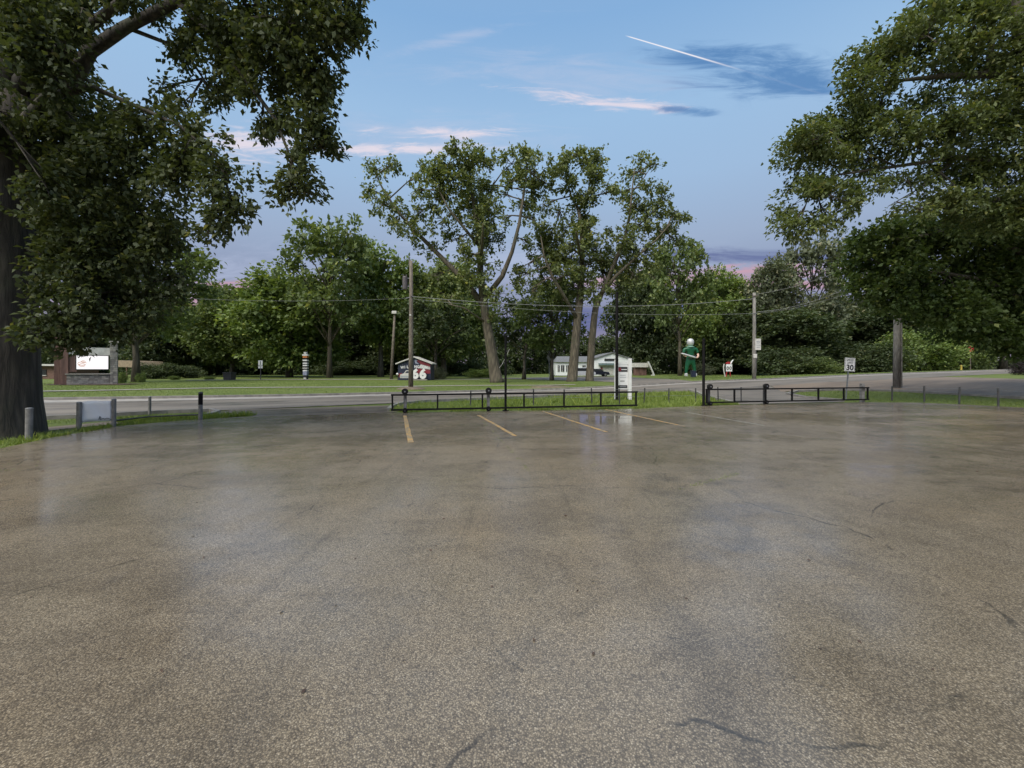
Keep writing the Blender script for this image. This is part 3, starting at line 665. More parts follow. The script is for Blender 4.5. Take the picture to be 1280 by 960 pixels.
for a in [(1160,45,46,36),(1130,65,34,30),(1095,85,34,34),(1075,110,22,26),(1190,70,40,26),(1100,130,30,22),(1220,30,36,34),(1250,70,34,24),(1215,125,40,16),(1160,130,36,18,.8),
          (1040,155,32,20),(1015,175,30,22),(1070,160,40,22),(1110,165,45,22),(1000,205,24,28),(1035,205,30,24),(1080,200,34,22,.8),(1005,250,24,26),(1040,250,34,22,.9),(1000,280,22,14),(1075,240,28,15,.8),(1030,275,22,12,.8),
          (1150,175,45,20),(1190,160,40,24),(1225,165,45,30),(1260,140,34,30),(1265,190,34,30),(1220,210,40,24),(1170,215,34,13,.7),(1135,225,26,12,.7),(1250,235,45,24),(1200,245,34,14,.8),(1275,105,26,24),(1270,20,26,40,.8),(1175,5,34,20,.7),(1230,-20,60,30),(1275,260,40,24),(1240,275,40,16),
          (1200,255,50,18),(1150,262,26,10,.6),(1180,20,26,16,.6)]:
    px, py, rx, ry, *wg = a; rd = random.Random(px*7+py).uniform(-.8, .8); blobs.append(pblob(px, py, rx, ry, Z1+rd, 0.9, wg[0] if wg else 1.0))
for c, rad in [((22,16.5,12),(2.6,2.4,1.6)), ((19.5,15.5,14),(2.6,2.2,1.6)), ((23,17,15.5),(2.8,2.6,1.8)), ((20.5,17,17.5),(2.5,2.4,1.6)), ((28,16.5,9),(2.6,2.4,1.8)), ((31,17.5,8.5),(2.2,2.2,1.6)), ((27,12,9.5),(2.4,2.6,1.6)), ((26.5,21.5,9.5),(2.4,2.6,1.6)), ((26,16,13),(2.8,2.6,1.8)), ((29.5,14,12),(2.4,2.4,1.6)), ((24,13,12.5),(2.4,2.4,1.6))]:
    blobs.append((c, rad, 0.5))
build_tree('big_tree', b1, 'tall spreading tree leaning in from the right edge, highest foliage on that side', None, trunk, limbs, blobs, MAT['leaf_right'], MAT['bark_dark'],
           0.19, 15, 100, 0.40, 0.50, seed=9, fr=0.75, gap=-0.05, droop=0.2, twigs=9, twig_r=0.011, wind=(-0.75, 0, -0.22), jit=0.22)

# --- maple with low crown behind it
Z2 = 21.0
b2 = Vector((30.8, 22.5, 0)); b2.z = H(b2.x, b2.y)
tb = lambda z, dx_=0, dy_=0: Vector((b2.x+dx_, b2.y+dy_, b2.z+z))
trunk = [([tb(-.1), tb(.4), tb(1.6), tb(3, -.1), tb(4.5, -.4), tb(6.5, -1), tb(9, -1.6)], [.55,.42,.36,.33,.28,.2,.08])]
limbs = [([tb(2.6), P(1290,380,22), P(1230,350,21.6), P(1170,340,21.3), P(1110,345,21)], [.2,.16,.12,.09,.04]),
         ([tb(3.2), P(1310,330,22), P(1240,300,21.6), P(1180,290,21.3), P(1120,300,21)], [.2,.16,.12,.09,.04]),
         ([tb(3), tb(4.5,2.4,.6), tb(6,4.5,1)], [.2,.12,.05]), ([tb(3), tb(4.6,-.6,-2.2), tb(5.6,-.8,-4)], [.18,.12,.05]), ([tb(3), tb(4.6,.2,2.2), tb(6,.4,4)], [.18,.12,.05])]
blobs = []
for a in [(1090,305,30,22),(1075,335,24,24),(1120,295,40,22),(1165,285,40,20),(1110,335,45,30),(1160,325,45,34),(1095,360,34,22),(1125,375,34,18),(1160,370,40,30),(1210,300,45,28),(1210,345,45,36),(1200,390,40,24),(1160,395,24,12),(1255,310,45,36),(1255,360,45,36),(1250,400,40,28),(1285,340,40,50),(1285,410,34,34),(1265,428,24,14),(1225,415,24,16),(1240,280,50,20),(1190,415,16,8,.7)]:
    px, py, rx, ry, *wg = a; rd = random.Random(px*5+py).uniform(-1.0, 1.0); blobs.append(pblob(px, py, rx, ry, Z2+.6+rd, 1.2, wg[0] if wg else 1.0))
for c, rad in [((31,23,8.5),(2.4,2.2,1.6)), ((29,22,9.6),(2.2,2.0,1.4)), ((33.5,23,6.5),(2.0,2.0,1.6)), ((35,23.5,5.6),(1.8,1.8,1.4)), ((30,19,6),(1.8,1.8,1.3)), ((31.5,26,6.2),(1.9,1.9,1.4)), ((31,23,5.5),(2.2,2.2,1.6))]:
    blobs.append((c, rad, 0.6))
build_tree('maple_tree', b2, 'low-crowned green maple whose foliage covers the top of the grey pole', None, trunk, limbs, blobs, MAT['leaf_maple'], MAT['bark_dark'],
           0.23, 14, 80, 0.30, 0.70, seed=14, fr=0.6, gap=-0.16, droop=0.3, twigs=5, twig_r=0.014)

# --- the cottonwoods in the middle
def cotton(name, base, label, Z, trunk, limbs, blobs, seed):
    bl = []
    for a in blobs:
        px, py, rx, ry, *wg = a; rd = random.Random(px*3+py+seed).uniform(-3.0, 3.0); bl.append(pblob(px, py, rx*1.08, ry*1.08, Z+rd, None, wg[0] if wg else 1.0))
    return build_tree(name, base, label, 'tall cottonwoods on the far lawn', trunk, limbs, bl, MAT['leaf_cotton'], MAT['bark_brown'], 0.40, 12, 20, 0.40, 0.68, seed=seed, fr=0.46, gap=-0.04, droop=0.2, twigs=9, twig_r=0.035, n_side=8)
ZA = 49.0; bA = gz(621, ZA)
cotton('cottonwood_tree', bA, 'tall loose-crowned tree with one leaning pale trunk on the far lawn', ZA,
    [(pxl([(622,480), (620,474), (617,455), (612,425), (607,395), (604,370)], ZA), [0.98, .76, .66, .58, .50, .43])],
    [(pxl([(604,372), (600,345), (601,310), (596,275), (590,240), (585,205)], ZA), [.45,.40,.34,.26,.18,.08]),
     (pxl([(607,385), (580,350,1), (552,322,1.5), (520,290,2), (495,262,2.4), (478,235,2.6), (468,215,2.6)], ZA), [.40,.34,.29,.23,.17,.11,.05]),
     (pxl([(605,375), (628,345,-1), (640,315,-1.5), (649,280,-1.8), (655,240,-2), (660,205,-2)], ZA), [.36,.28,.22,.18,.13,.06]),
     (pxl([(601,310), (580,285,-1), (560,260,-2), (545,230,-2)], ZA), [.2,.16,.11,.05]),
     (pxl([(596,275), (612,250,1), (618,225,2)], ZA), [.16,.1,.05]),
     (pxl([(610,405), (580,385,-2), (560,380,-3)], ZA), [.14,.09,.04]), (pxl([(601,330), (602,300,5), (603,280,8)], ZA), [.2,.14,.06]), (pxl([(601,330), (603,300,-5), (604,280,-8)], ZA), [.2,.14,.06])],
    [(470,212,14,13,.8),(490,208,16,10,.7),(466,240,13,12,.8),(480,255,20,14,.8),(500,275,20,14,.9),(515,292,20,12,.9),(528,262,14,10,.6),(540,312,14,10,.7),(545,225,22,16),(530,215,14,12,.8),(560,205,24,15),(585,195,24,14),(604,200,16,14,.8),(575,225,26,18),(600,235,22,20),(555,250,24,16),(585,260,22,18),(612,265,14,16,.9),(570,185,14,8,.8),(548,280,14,12,.7),(600,290,18,18),(612,300,16,18,.8),(588,320,16,16,.8),(608,330,16,16,.7),
     (640,205,16,14),(655,195,16,12),(668,215,16,16),(645,225,18,14),(665,240,14,16),(635,245,10,10,.7),(680,228,10,12,.8),(655,260,14,10,.8),(668,275,14,12,.8),(655,300,10,10,.6),(560,375,20,12,.6),(600,355,18,12,.6),(590,345,14,12,.6),(620,395,12,10,.5),(602,275,20,16,.6),(604,262,18,14,.6),(570,300,16,12,.6),(620,370,18,10,.6),(575,345,18,12,.6),(630,270,10,12,.5),(520,240,12,10,.6),(545,345,14,10,.6)], 21)
ZB = 51.0; bB = gz(716, ZB)
cotton('cottonwood_tree', bB, 'tall twin-limbed tree with straight thick pale trunk left of the slimmer trunk', ZB,
    [(pxl([(715,480), (715,474), (717,455), (720,420), (723,390), (726,365)], ZB), [.90, .66, .58, .53, .48, .42])],
    [(pxl([(724,380), (727,345), (728,310), (727,285), (723,262)], ZB), [.42,.36,.30,.26,.2]),
     (pxl([(723,262), (714,245), (708,225), (706,205)], ZB), [.16,.12,.08,.04]), (pxl([(723,265), (733,248), (738,225), (736,205)], ZB), [.16,.12,.08,.04]),
     (pxl([(722,400), (705,370,-2), (690,345,-3), (680,320,-3.5), (676,295,-4)], ZB), [.26,.2,.16,.1,.05]),
     (pxl([(728,320), (700,300,2), (690,285,3)], ZB), [.14,.1,.05]), (pxl([(728,320), (729,290,5), (730,270,8)], ZB), [.2,.14,.06]), (pxl([(728,330), (722,300,-5), (720,290,-8)], ZB), [.2,.14,.06])],
    [(700,205,18,13),(715,195,16,11),(708,228,16,13),(735,200,20,13),(750,195,14,10,.8),(745,225,20,15),(765,240,14,12,.8),(735,245,16,12),(728,275,16,18),(740,290,16,16,.9),(720,300,16,20),(695,215,10,10,.7),(700,265,10,10,.6),(690,290,16,14),(675,310,16,18),(690,330,20,18),(705,345,20,18),(675,345,16,14,.8),(730,335,18,18),(660,330,14,10,.6),(720,360,18,14,.8),(700,375,16,10,.6),(752,330,18,16,.8),(726,255,18,14,.5),(650,345,18,14,.7),(665,362,18,12,.7),(690,310,18,14,.8),(745,365,20,12,.8),(712,325,18,16,.8),(680,255,12,12,.6),(705,285,12,12,.6)], 22)
ZC = 51.5; bC = gz(738, ZC)
cotton('cottonwood_tree', bC, 'tall tree with slimmer pale trunk, crown spreading right above the black pole', ZC,
    [(pxl([(737,479), (737,474), (738,455), (740,425), (743,395), (747,370)], ZC), [.68, .52, .46, .44, .40, .36])],
    [(pxl([(745,385), (757,355), (770,325), (781,298), (787,270), (790,240), (793,210)], ZC), [.3,.27,.23,.2,.16,.1,.05]),
     (pxl([(747,372), (770,345,-1), (795,322,-2), (820,300,-2.5), (838,280,-3)], ZC), [.26,.2,.15,.1,.05]),
     (pxl([(781,298), (800,280,1), (820,262,1.5), (835,250,2)], ZC), [.14,.11,.08,.04]), (pxl([(790,240), (805,222,1), (816,205,1)], ZC), [.09,.06,.03]),
     (pxl([(757,355), (750,330,5), (752,310,7)], ZC), [.16,.12,.05])],
    [(790,215,14,12,.8),(800,200,10,8,.7),(780,240,12,12,.8),(795,255,16,14),(818,205,9,10,.6),(812,232,12,12,.7),(830,245,16,11,.8),(815,265,18,12),(845,265,14,10,.8),(850,275,10,8,.6),(800,280,18,12),(825,290,20,12),(785,300,18,14),(805,315,20,12),(840,300,16,10,.8),(770,320,18,16),(760,345,20,16),(785,335,18,14),(810,335,16,10,.8),(775,360,20,12,.8),(745,310,14,12,.8),(760,295,10,9,.5),(795,350,18,12,.7)], 23)

# ------------------------------------------------------------------ woods behind
def auto_tree(seed, hgt=14.0, cw=6.0, th=0.25, nb=26, br=1.9, dens=14.0, leaf=0.48, per=11, spread=0.55, gap=-0.2, lean=0.0, tr=0.32, shape=0.5):
    """returns (trunk mesh, crown mesh); base at the origin; the crown reaches the height hgt, half width cw"""
    rr = random.Random(seed); r = rng(seed)
    mb = MB(); n = 7; pts = []; rad = []
    for i in range(n):
        t = i/(n-1); pts.append(Vector((lean*hgt*t*t + rr.uniform(-.12, .12)*t*2, rr.uniform(-.12, .12)*t*2, hgt*0.82*t - 0.1))); rad.append(tr*(1.35 if i == 0 else 1)*(1-0.82*t))
    mb.tube(pts, rad, 9); vs = []
    for k in range(nb):
        a = k*2.399 + rr.uniform(-.4, .4); u = (k+0.5)/nb; z = hgt*(th + (1-th)*u*0.93)
        prof = max(0.0, 1 - abs((u - shape*0.75)/(0.78 if u > shape*0.75 else 0.62))**2.2)**0.5
        rx = max(0.1, cw*prof - 0.5*br)*rr.uniform(0.45, 1.0)
        tx = np.interp(z, [p.z for p in pts], [p.x for p in pts])
        c = Vector((tx + rx*math.cos(a), rx*math.sin(a), z)); s = br*rr.uniform(0.7, 1.25)
        t0_ = max(0.18, (z-rx*0.75)/hgt); tz = pts[0].z + hgt*0.82*min(0.95, t0_)
        st = Vector((np.interp(tz, [p.z for p in pts], [p.x for p in pts]), 0, tz)); mid = st.lerp(c, 0.55) + Vector((0, 0, 0.12*rx))
        mb.tube([st, mid, c], [tr*0.30, tr*0.20, tr*0.08], 5)
        p, q = blob_points(tuple(c), (s, s, s*0.66), max(8, int(dens*s*s)), r, seed*17+k//3, 0.42, gap)
        for j in range(min(3, len(p))): mb.tube([mid, c.lerp(Vector(p[j]), 0.4), Vector(p[j])], [tr*.12, tr*.08, tr*.04], 4)
        vs.append(sprays(p, q, per, spread, leaf, 0.68, r, 0.2))
    me1 = mb.mesh('trunk')
    for p_ in me1.polygons: p_.use_smooth = True
    return me1, np_mesh('crown', np.concatenate(vs), 4)
VAR = {'dense1': auto_tree(101, cw=5.6, th=0.16, nb=34, br=2.1, gap=-0.4), 'dense2': auto_tree(102, cw=5.2, th=0.12, nb=36, br=2.0, gap=-0.4, shape=0.7),
       'dense3': auto_tree(107, cw=6.2, th=0.20, nb=34, br=2.0, gap=-0.35, shape=0.6),
       'loose1': auto_tree(103, cw=5.2, th=0.34, nb=24, br=1.35, gap=-0.06, tr=0.26, dens=13), 'loose2': auto_tree(104, cw=4.6, th=0.42, nb=20, br=1.3, gap=-0.06, lean=0.06, tr=0.24, dens=13),
       'tall1': auto_tree(105, cw=3.8, th=0.30, nb=26, br=1.6, gap=-0.25, shape=0.8), 'bush': auto_tree(106, hgt=6, cw=4.2, th=0.06, nb=30, br=1.5, gap=-0.45, leaf=0.32, tr=0.14)}
CACHE = {}
def bg_tree(var, px, top, wpx, Z, lm, label, bark='bark_dark', rz=0.0, name='tree', zbase=None):
    base = gz(px, Z); h = CAMH + (HOR-top)/F*Z - base.z
    m1, m2 = VAR[var]; h0, w0 = (6.0 if var == 'bush' else 14.0), {'dense1': 11.6, 'dense2': 11, 'dense3': 12.6, 'loose1': 9.6, 'loose2': 9, 'tall1': 8.4, 'bush': 9.6}[var]
    e = empty(name, base, label, 'tree', 'trees at the back of the lawn', rz)
    s = wpx/F*Z/w0; e.scale = (s, s, h/h0)
    key = (var, lm, bark)
    if key not in CACHE:
        a, b = m1.copy(), m2.copy(); a.materials.clear(); b.materials.clear(); a.materials.append(MAT[bark]); b.materials.append(MAT[lm]); CACHE[key] = (a, b)
    link('trunk', CACHE[key][0], None, e); link('crown', CACHE[key][1], None, e)
    return e
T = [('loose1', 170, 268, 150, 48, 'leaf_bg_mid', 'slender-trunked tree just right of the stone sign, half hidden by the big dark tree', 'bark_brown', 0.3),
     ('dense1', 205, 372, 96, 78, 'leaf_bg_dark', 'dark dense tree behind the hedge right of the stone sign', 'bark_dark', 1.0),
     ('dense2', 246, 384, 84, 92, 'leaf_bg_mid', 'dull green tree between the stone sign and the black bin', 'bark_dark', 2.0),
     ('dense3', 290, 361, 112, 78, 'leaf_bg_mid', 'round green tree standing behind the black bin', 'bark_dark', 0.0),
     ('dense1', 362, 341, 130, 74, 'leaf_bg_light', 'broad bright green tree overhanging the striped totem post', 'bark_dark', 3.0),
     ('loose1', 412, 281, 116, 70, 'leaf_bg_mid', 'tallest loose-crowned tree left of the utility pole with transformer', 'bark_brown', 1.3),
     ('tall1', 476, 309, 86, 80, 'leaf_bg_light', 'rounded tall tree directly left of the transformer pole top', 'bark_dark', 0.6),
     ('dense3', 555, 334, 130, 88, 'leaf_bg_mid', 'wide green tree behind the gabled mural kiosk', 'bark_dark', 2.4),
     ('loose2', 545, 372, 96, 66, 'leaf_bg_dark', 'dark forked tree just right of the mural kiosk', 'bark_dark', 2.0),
     ('dense2', 322, 392, 90, 104, 'leaf_bg_dark', 'dark tree far behind the two-panel road sign', 'bark_dark', 4.0),
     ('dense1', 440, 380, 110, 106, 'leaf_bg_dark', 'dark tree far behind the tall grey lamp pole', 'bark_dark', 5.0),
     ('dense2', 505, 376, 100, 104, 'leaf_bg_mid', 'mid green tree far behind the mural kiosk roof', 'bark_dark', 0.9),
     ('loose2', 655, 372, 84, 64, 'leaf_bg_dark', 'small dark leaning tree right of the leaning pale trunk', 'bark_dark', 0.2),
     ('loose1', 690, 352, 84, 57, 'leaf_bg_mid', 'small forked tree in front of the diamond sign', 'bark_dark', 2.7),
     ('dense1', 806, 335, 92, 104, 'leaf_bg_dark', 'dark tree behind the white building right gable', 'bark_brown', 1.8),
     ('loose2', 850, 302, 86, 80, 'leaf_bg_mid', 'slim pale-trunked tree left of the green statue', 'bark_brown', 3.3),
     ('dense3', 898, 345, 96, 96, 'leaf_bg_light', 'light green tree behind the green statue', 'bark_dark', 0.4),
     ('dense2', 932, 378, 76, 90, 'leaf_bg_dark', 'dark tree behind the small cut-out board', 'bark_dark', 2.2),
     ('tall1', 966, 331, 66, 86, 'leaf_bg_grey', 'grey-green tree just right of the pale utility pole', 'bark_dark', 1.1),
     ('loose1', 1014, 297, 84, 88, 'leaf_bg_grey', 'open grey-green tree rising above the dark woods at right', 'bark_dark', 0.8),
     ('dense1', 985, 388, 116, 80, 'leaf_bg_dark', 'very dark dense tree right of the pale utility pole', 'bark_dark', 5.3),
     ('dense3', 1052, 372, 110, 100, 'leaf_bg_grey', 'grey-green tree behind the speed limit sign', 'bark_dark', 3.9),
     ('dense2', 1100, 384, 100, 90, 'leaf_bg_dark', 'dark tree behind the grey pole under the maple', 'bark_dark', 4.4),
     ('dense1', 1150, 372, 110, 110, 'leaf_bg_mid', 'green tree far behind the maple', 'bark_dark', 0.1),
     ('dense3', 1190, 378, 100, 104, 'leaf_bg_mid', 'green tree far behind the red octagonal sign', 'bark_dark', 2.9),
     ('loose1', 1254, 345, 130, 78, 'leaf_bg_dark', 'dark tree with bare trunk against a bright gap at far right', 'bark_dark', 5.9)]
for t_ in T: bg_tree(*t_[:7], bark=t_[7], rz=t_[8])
S = [(195, 455, 60, 62, 'leaf_bg_dark', 'dark low hedge right of the stone sign'), (232, 458, 46, 66, 'leaf_bg_dark', 'dark rounded shrub in front of the small pale roof'),
     (218, 470, 14, 56, 'leaf_bg_light', 'small light green shrub in the lawn right of the hedge'), (262, 471, 16, 58, 'leaf_bg_light', 'small light green shrub left of the black bin'),
     (152, 466, 14, 44, 'leaf_bg_light', 'small bright shrub at the right foot of the stone sign'), (176, 467, 14, 47, 'leaf_bg_light', 'small bright shrub right of the slender trunk'),
     (1150, 415, 96, 74, 'leaf_bg_light', 'large bright green shrub right of the grey pole'), (1200, 408, 86, 78, 'leaf_bg_mid', 'large green shrub left of the red octagonal sign'),
     (1090, 432, 90, 72, 'leaf_bg_dark', 'dark shrub behind the speed limit sign post'), (985, 436, 110, 74, 'leaf_bg_dark', 'dark undergrowth shrub right of the pale utility pole'), (1020, 448, 60, 70, 'leaf_bg_mid', 'low green shrub below the bright gap in the woods'),
     (900, 446, 90, 92, 'leaf_bg_dark', 'dark undergrowth shrub behind the green statue'), (880, 456, 30, 84, 'leaf_bg_grey', 'pale feathery shrub right of the green statue'), (1283, 452, 34, 40, 'leaf_purple', 'dark purple-leaved shrub on the grass island at right edge'),
     (600, 462, 46, 76, 'leaf_bg_light', 'low bright green shrub behind the leaning pale trunk'), (548, 460, 26, 66, 'leaf_bg_grey', 'grey shrub touching the right side of the mural kiosk'), (440, 452, 90, 96, 'leaf_bg_dark', 'dark undergrowth shrub left of the lamp pole')]
for i, (px, top, wp, Z, lm, lab) in enumerate(S): 
    e = bg_tree('bush', px, top, wp, Z, lm, lab, rz=i*1.3, name='shrub'); e['category'] = 'shrub'; e['group'] = 'shrubs along the woods'
# one far wood closing the view
r = rng(77); vs = []
for px in np.arange(-260, 1560, 13):
    topy = np.interp(px, [-260, 200, 420, 600, 640, 770, 820, 900, 1035, 1055, 1100, 1235, 1245, 1275, 1290, 1560], [385, 400, 398, 408, 424, 424, 405, 395, 404, 440, 400, 415, 452, 452, 415, 390]) + r.uniform(-6, 6)
    Z = 128 + r.uniform(-9, 9); c = gz(px, Z); h = CAMH + (HOR-topy)/F*Z - c.z
    for k in range(max(1, int(h/3.2))):
        z = c.z + h*(k+0.5)/max(1, int(h/3.2)); p, q = blob_points((c.x + r.uniform(-1, 1), Z + r.uniform(-2, 2), z), (2.7, 2.5, 2.2), 70, r, 5, 0.2, -0.6)
        vs.append(sprays(p, q, 10, 0.9, 0.8, 0.7, r, 0.1))
for px in np.arange(150, 1180, 15):
    if 630 < px < 800: continue
    Z = 101 + r.uniform(-5, 5); c = gz(px, Z); hh = r.uniform(2.4, 4.6)
    for k in range(2):
        p, q = blob_points((c.x + r.uniform(-1, 1), Z + r.uniform(-1, 1), c.z + hh*(0.25 + 0.45*k)), (2.2, 1.8, hh*0.4), 40, r, 6, 0.2, -0.6); vs.append(sprays(p, q, 9, 0.7, 0.55, 0.7, r, 0.1))
tag(link('far_wood', np_mesh('far_wood', np.concatenate(vs), 4), MAT['leaf_bg_dark']), 'dark distant wood closing the view behind the lawn', 'wood', kind='stuff')

# ------------------------------------------------------------------ grass
def blades(name, xy, hmin, hmax, wdt, m, label, seed, lean=0.35, cat='grass'):
    r = rng(seed); n = len(xy); z = np.array([H(a, b) for a, b in xy]) - 0.025
    base = np.column_stack([xy, z]); h = r.uniform(hmin, hmax, n)*r.uniform(0.5, 1, n); a = r.uniform(0, 6.283, n)
    sd = np.column_stack([np.cos(a), np.sin(a), np.zeros(n)])*(wdt*r.uniform(0.6, 1.3, n))[:, None]/2
    tip = base + np.column_stack([r.normal(size=n)*lean*h, r.normal(size=n)*lean*h, h])
    v = np.empty((n, 3, 3)); v[:, 0] = base - sd; v[:, 1] = base + sd; v[:, 2] = tip
    return tag(link(name, np_mesh(name, v.reshape(-1, 3), 3), m), label, cat, kind='stuff')
def inpoly(p, poly):
    x, y = p[:, 0], p[:, 1]; c = np.zeros(len(p), bool); n = len(poly)
    for i in range(n):
        x1, y1 = poly[i][0], poly[i][1]; x2, y2 = poly[(i+1) % n][0], poly[(i+1) % n][1]
        with np.errstate(divide='ignore', invalid='ignore'):
            cond = ((y1 > y) != (y2 > y)) & (x < (x2-x1)*(y-y1)/(y2-y1+1e-12) + x1)
        c ^= cond
    return c
def scatter(poly, n, seed, patch=None):
    r = rng(seed); a = np.array([(p[0], p[1]) for p in poly]); lo, hi = a.min(0), a.max(0); o = []; tot = 0
    while tot < n:
        q = r.uniform(lo, hi, (n*2, 2)); q = q[inpoly(q, poly)]
        if patch is not None: q = q[clump(np.column_stack([q, np.zeros(len(q))]), seed, patch) > -0.15]
        o.append(q); tot += len(q)
    return np.concatenate(o)[:n]
strip = [(-4.7,15.5), (4.9,16.95), (8.3,18.2), (10.0,19.0), (11.2,24.5), (11.4,27.2), (3.8,24.7), (0.4,22.7), (-4.5,19.4), (-4.9,17.5)]
blades('grass', scatter(strip, 26000, 1), 0.05, 0.13, 0.016, MAT['weed_blade'], 'bright green grass strip between the long gate and the road', 1)
front = [(-4.6,15.2), (4.96,16.75), (8.35,18.05), (10.2,18.6), (10.2,19.4), (8.3,18.9), (4.9,17.8), (-4.6,16.3)]
blades('grass', scatter(front, 9000, 2, 0.5), 0.06, 0.24, 0.022, MAT['weed_blade'], 'taller weeds growing under the long black gate', 2, 0.5)
blades('grass', scatter(strip, 7000, 8, 0.45), 0.12, 0.34, 0.035, MAT['weed_blade'], 'clumps of tall weeds in the strip behind the long gate', 8, 0.45)
verge = [(-9.6,-2), (-10.1,2), (-10.4,8.4), (-10.8,9.6), (-11.1,11.6), (-10.6,13.3), (-10.2,14.4), (-11.6,15.2), (-14.5,13.2), (-20,9.6), (-26,6), (-24,-2)]
vg = scatter(verge, 30000, 3, 0.35); va = np.array([(p.x, p.y) for p in offset(vl, 0.45)])
vg = vg[np.sqrt(((vg[:, None, :]-va[None])**2).sum(2)).min(1) > 0.52]
blades('grass', vg, 0.03, 0.12, 0.014, MAT['grass_blade'], 'patchy grass verge under the big tree on the left', 3)
vw = [(-10.05,2), (-10.3,8.4), (-10.7,9.6), (-11.0,11.6), (-10.1,13.1), (-8.8,13.95), (-8.8,14.25), (-10.3,13.6), (-11.4,12.0), (-11.3,9.6), (-10.9,8.2), (-10.6,2)]
blades('grass', scatter(vw, 6000, 4, 0.8), 0.05, 0.2, 0.02, MAT['weed_blade'], 'weeds along the left edge of the lot around the posts', 4, 0.55)
rl = [(-11.3,12.2), (-10.9,12.9), (-10.0,13.5), (-9.0,14.0), (-8.9,14.5), (-10.2,14.2), (-11.4,13.4), (-12.0,12.6)]
blades('grass', scatter(rl, 2600, 9, 0.9), 0.08, 0.30, 0.03, MAT['weed_blade'], 'tall weeds along the thin low rail on the left', 9, 0.5)
isl = [(16.6,20.3), (19.2,20.0), (20.5,18.9), (21.5,17.1), (23.8,10), (26.2,-4), (31,0), (28.3,15), (26.0,23.0), (23.9,25.8), (21,27.0), (18.5,26.6), (17.0,25.3), (16.4,23)]
blades('grass', scatter(isl, 26000, 5), 0.04, 0.12, 0.02, MAT['grass_blade'], 'mown grass between the lot and the side street on the right', 5)
fl = [(p.x, p.y+0.35) for p in far_edge if -45 < p.x < 9] + [(7.5,46), (-5,56), (-30,56), (-60,36)]
blades('grass', scatter(fl, 60000, 6), 0.03, 0.09, 0.035, MAT['grass_blade'], 'mown lawn beyond the road', 6)
fr_ = [(p.x, p.y+0.35) for p in far_edge if 18 < p.x < 80] + [(90,92), (30,80), (19,50)]
blades('grass', scatter(fr_, 40000, 7), 0.04, 0.10, 0.05, MAT['grass_blade'], 'mown lawn below the green statue and the woods on the right', 7)
# weeds in the cracks of the lot
def crack(pix, n, seed, wd, label):
    l = dense([Vector((q.x, q.y)) for q in [gp(*p) for p in pix]], 40); r = rng(seed); a = np.array([(p.x, p.y) for p in l])
    xy = a[r.integers(0, len(a), n)] + r.normal(size=(n, 2))*wd; xy = xy[clump(np.column_stack([xy, np.zeros(len(xy))]), seed, 1.4) > 0.0]
    o = blades('crack_weeds', xy, 0.008, 0.022, 0.008, MAT['grass_blade'], label, seed, 0.9, 'weeds'); o.location.z = 0.024
crack([(598,521), (612,535), (628,552), (645,570), (662,590)], 650, 11, 0.03, 'thin line of weeds in the crack left of the puddle')
crack([(850,612), (870,606), (895,599), (922,592)], 330, 12, 0.03, 'thin line of weeds in the crack in the middle of the lot')
crack([(742,580), (770,592), (820,600)], 160, 13, 0.05, 'sparse weeds in the lot left of the weedy crack')
crack([(-10,590), (20,580), (45,590)], 200, 14, 0.15, 'sparse weeds near the left edge of the lot')
# fallen bits
r = rng(40); n = 520; X = r.uniform(-9, 18, n); Y = r.uniform(2.0, 15, n)
d = unit(np.column_stack([r.normal(size=n), r.normal(size=n), r.normal(size=n)*0.15])); c = np.column_stack([X, Y, np.full(n, 0.006)])
tag(link('leaf_litter', np_mesh('leaf_litter', leaf_quads(c, d, r.uniform(0.015, 0.04, n), 0.5, r, 0.1), 4), MAT['mulch']), 'scattered brown leaf bits on the wet lot', 'leaf litter', kind='stuff')

# ------------------------------------------------------------------ gates, posts and fences
BLK = MAT['black_paint']
def gate(name, ends, ztop, zbot, posts, label, u0off=0.0):
    """ends: world (x,y) of both gate ends; posts: photo columns of the uprights"""
    a, b = Vector(ends[0]), Vector(ends[1]); d = (b-a); L = d.length; ang = math.atan2(d.y, d.x)
    root = empty(name, (a.x, a.y, 0), label, 'gate', None, ang)
    zt = lambda u: ztop[0] + (ztop[1]-ztop[0])*u/L
    zb = lambda u: zbot[0] + (zbot[1]-zbot[0])*u/L
    MB().bar((-0.03, 0, zt(0)), (L+0.03, 0, zt(L)), 0.062).build('top_rail', BLK, root)
    MB().bar((-0.03, 0, zb(0)), (L+0.03, 0, zb(L)), 0.062).build('bottom_rail', BLK, root)
    for px in posts:
        k = (px-640)/F                                # where the ray in plan meets the gate line
        u = (k*a.y - a.x)/(d.x/L - k*d.y/L); u = min(max(u, 0.0), L)
        MB().bar((u, 0, zb(u)+0.032), (u, 0, zt(u)-0.032), 0.058).build('upright', BLK, root)
    return root, a, d/L, zt, zb
def on_line(px, a, d):
    k = (px-640)/F; return (k*a.y - a.x)/(d.x - k*d.y)
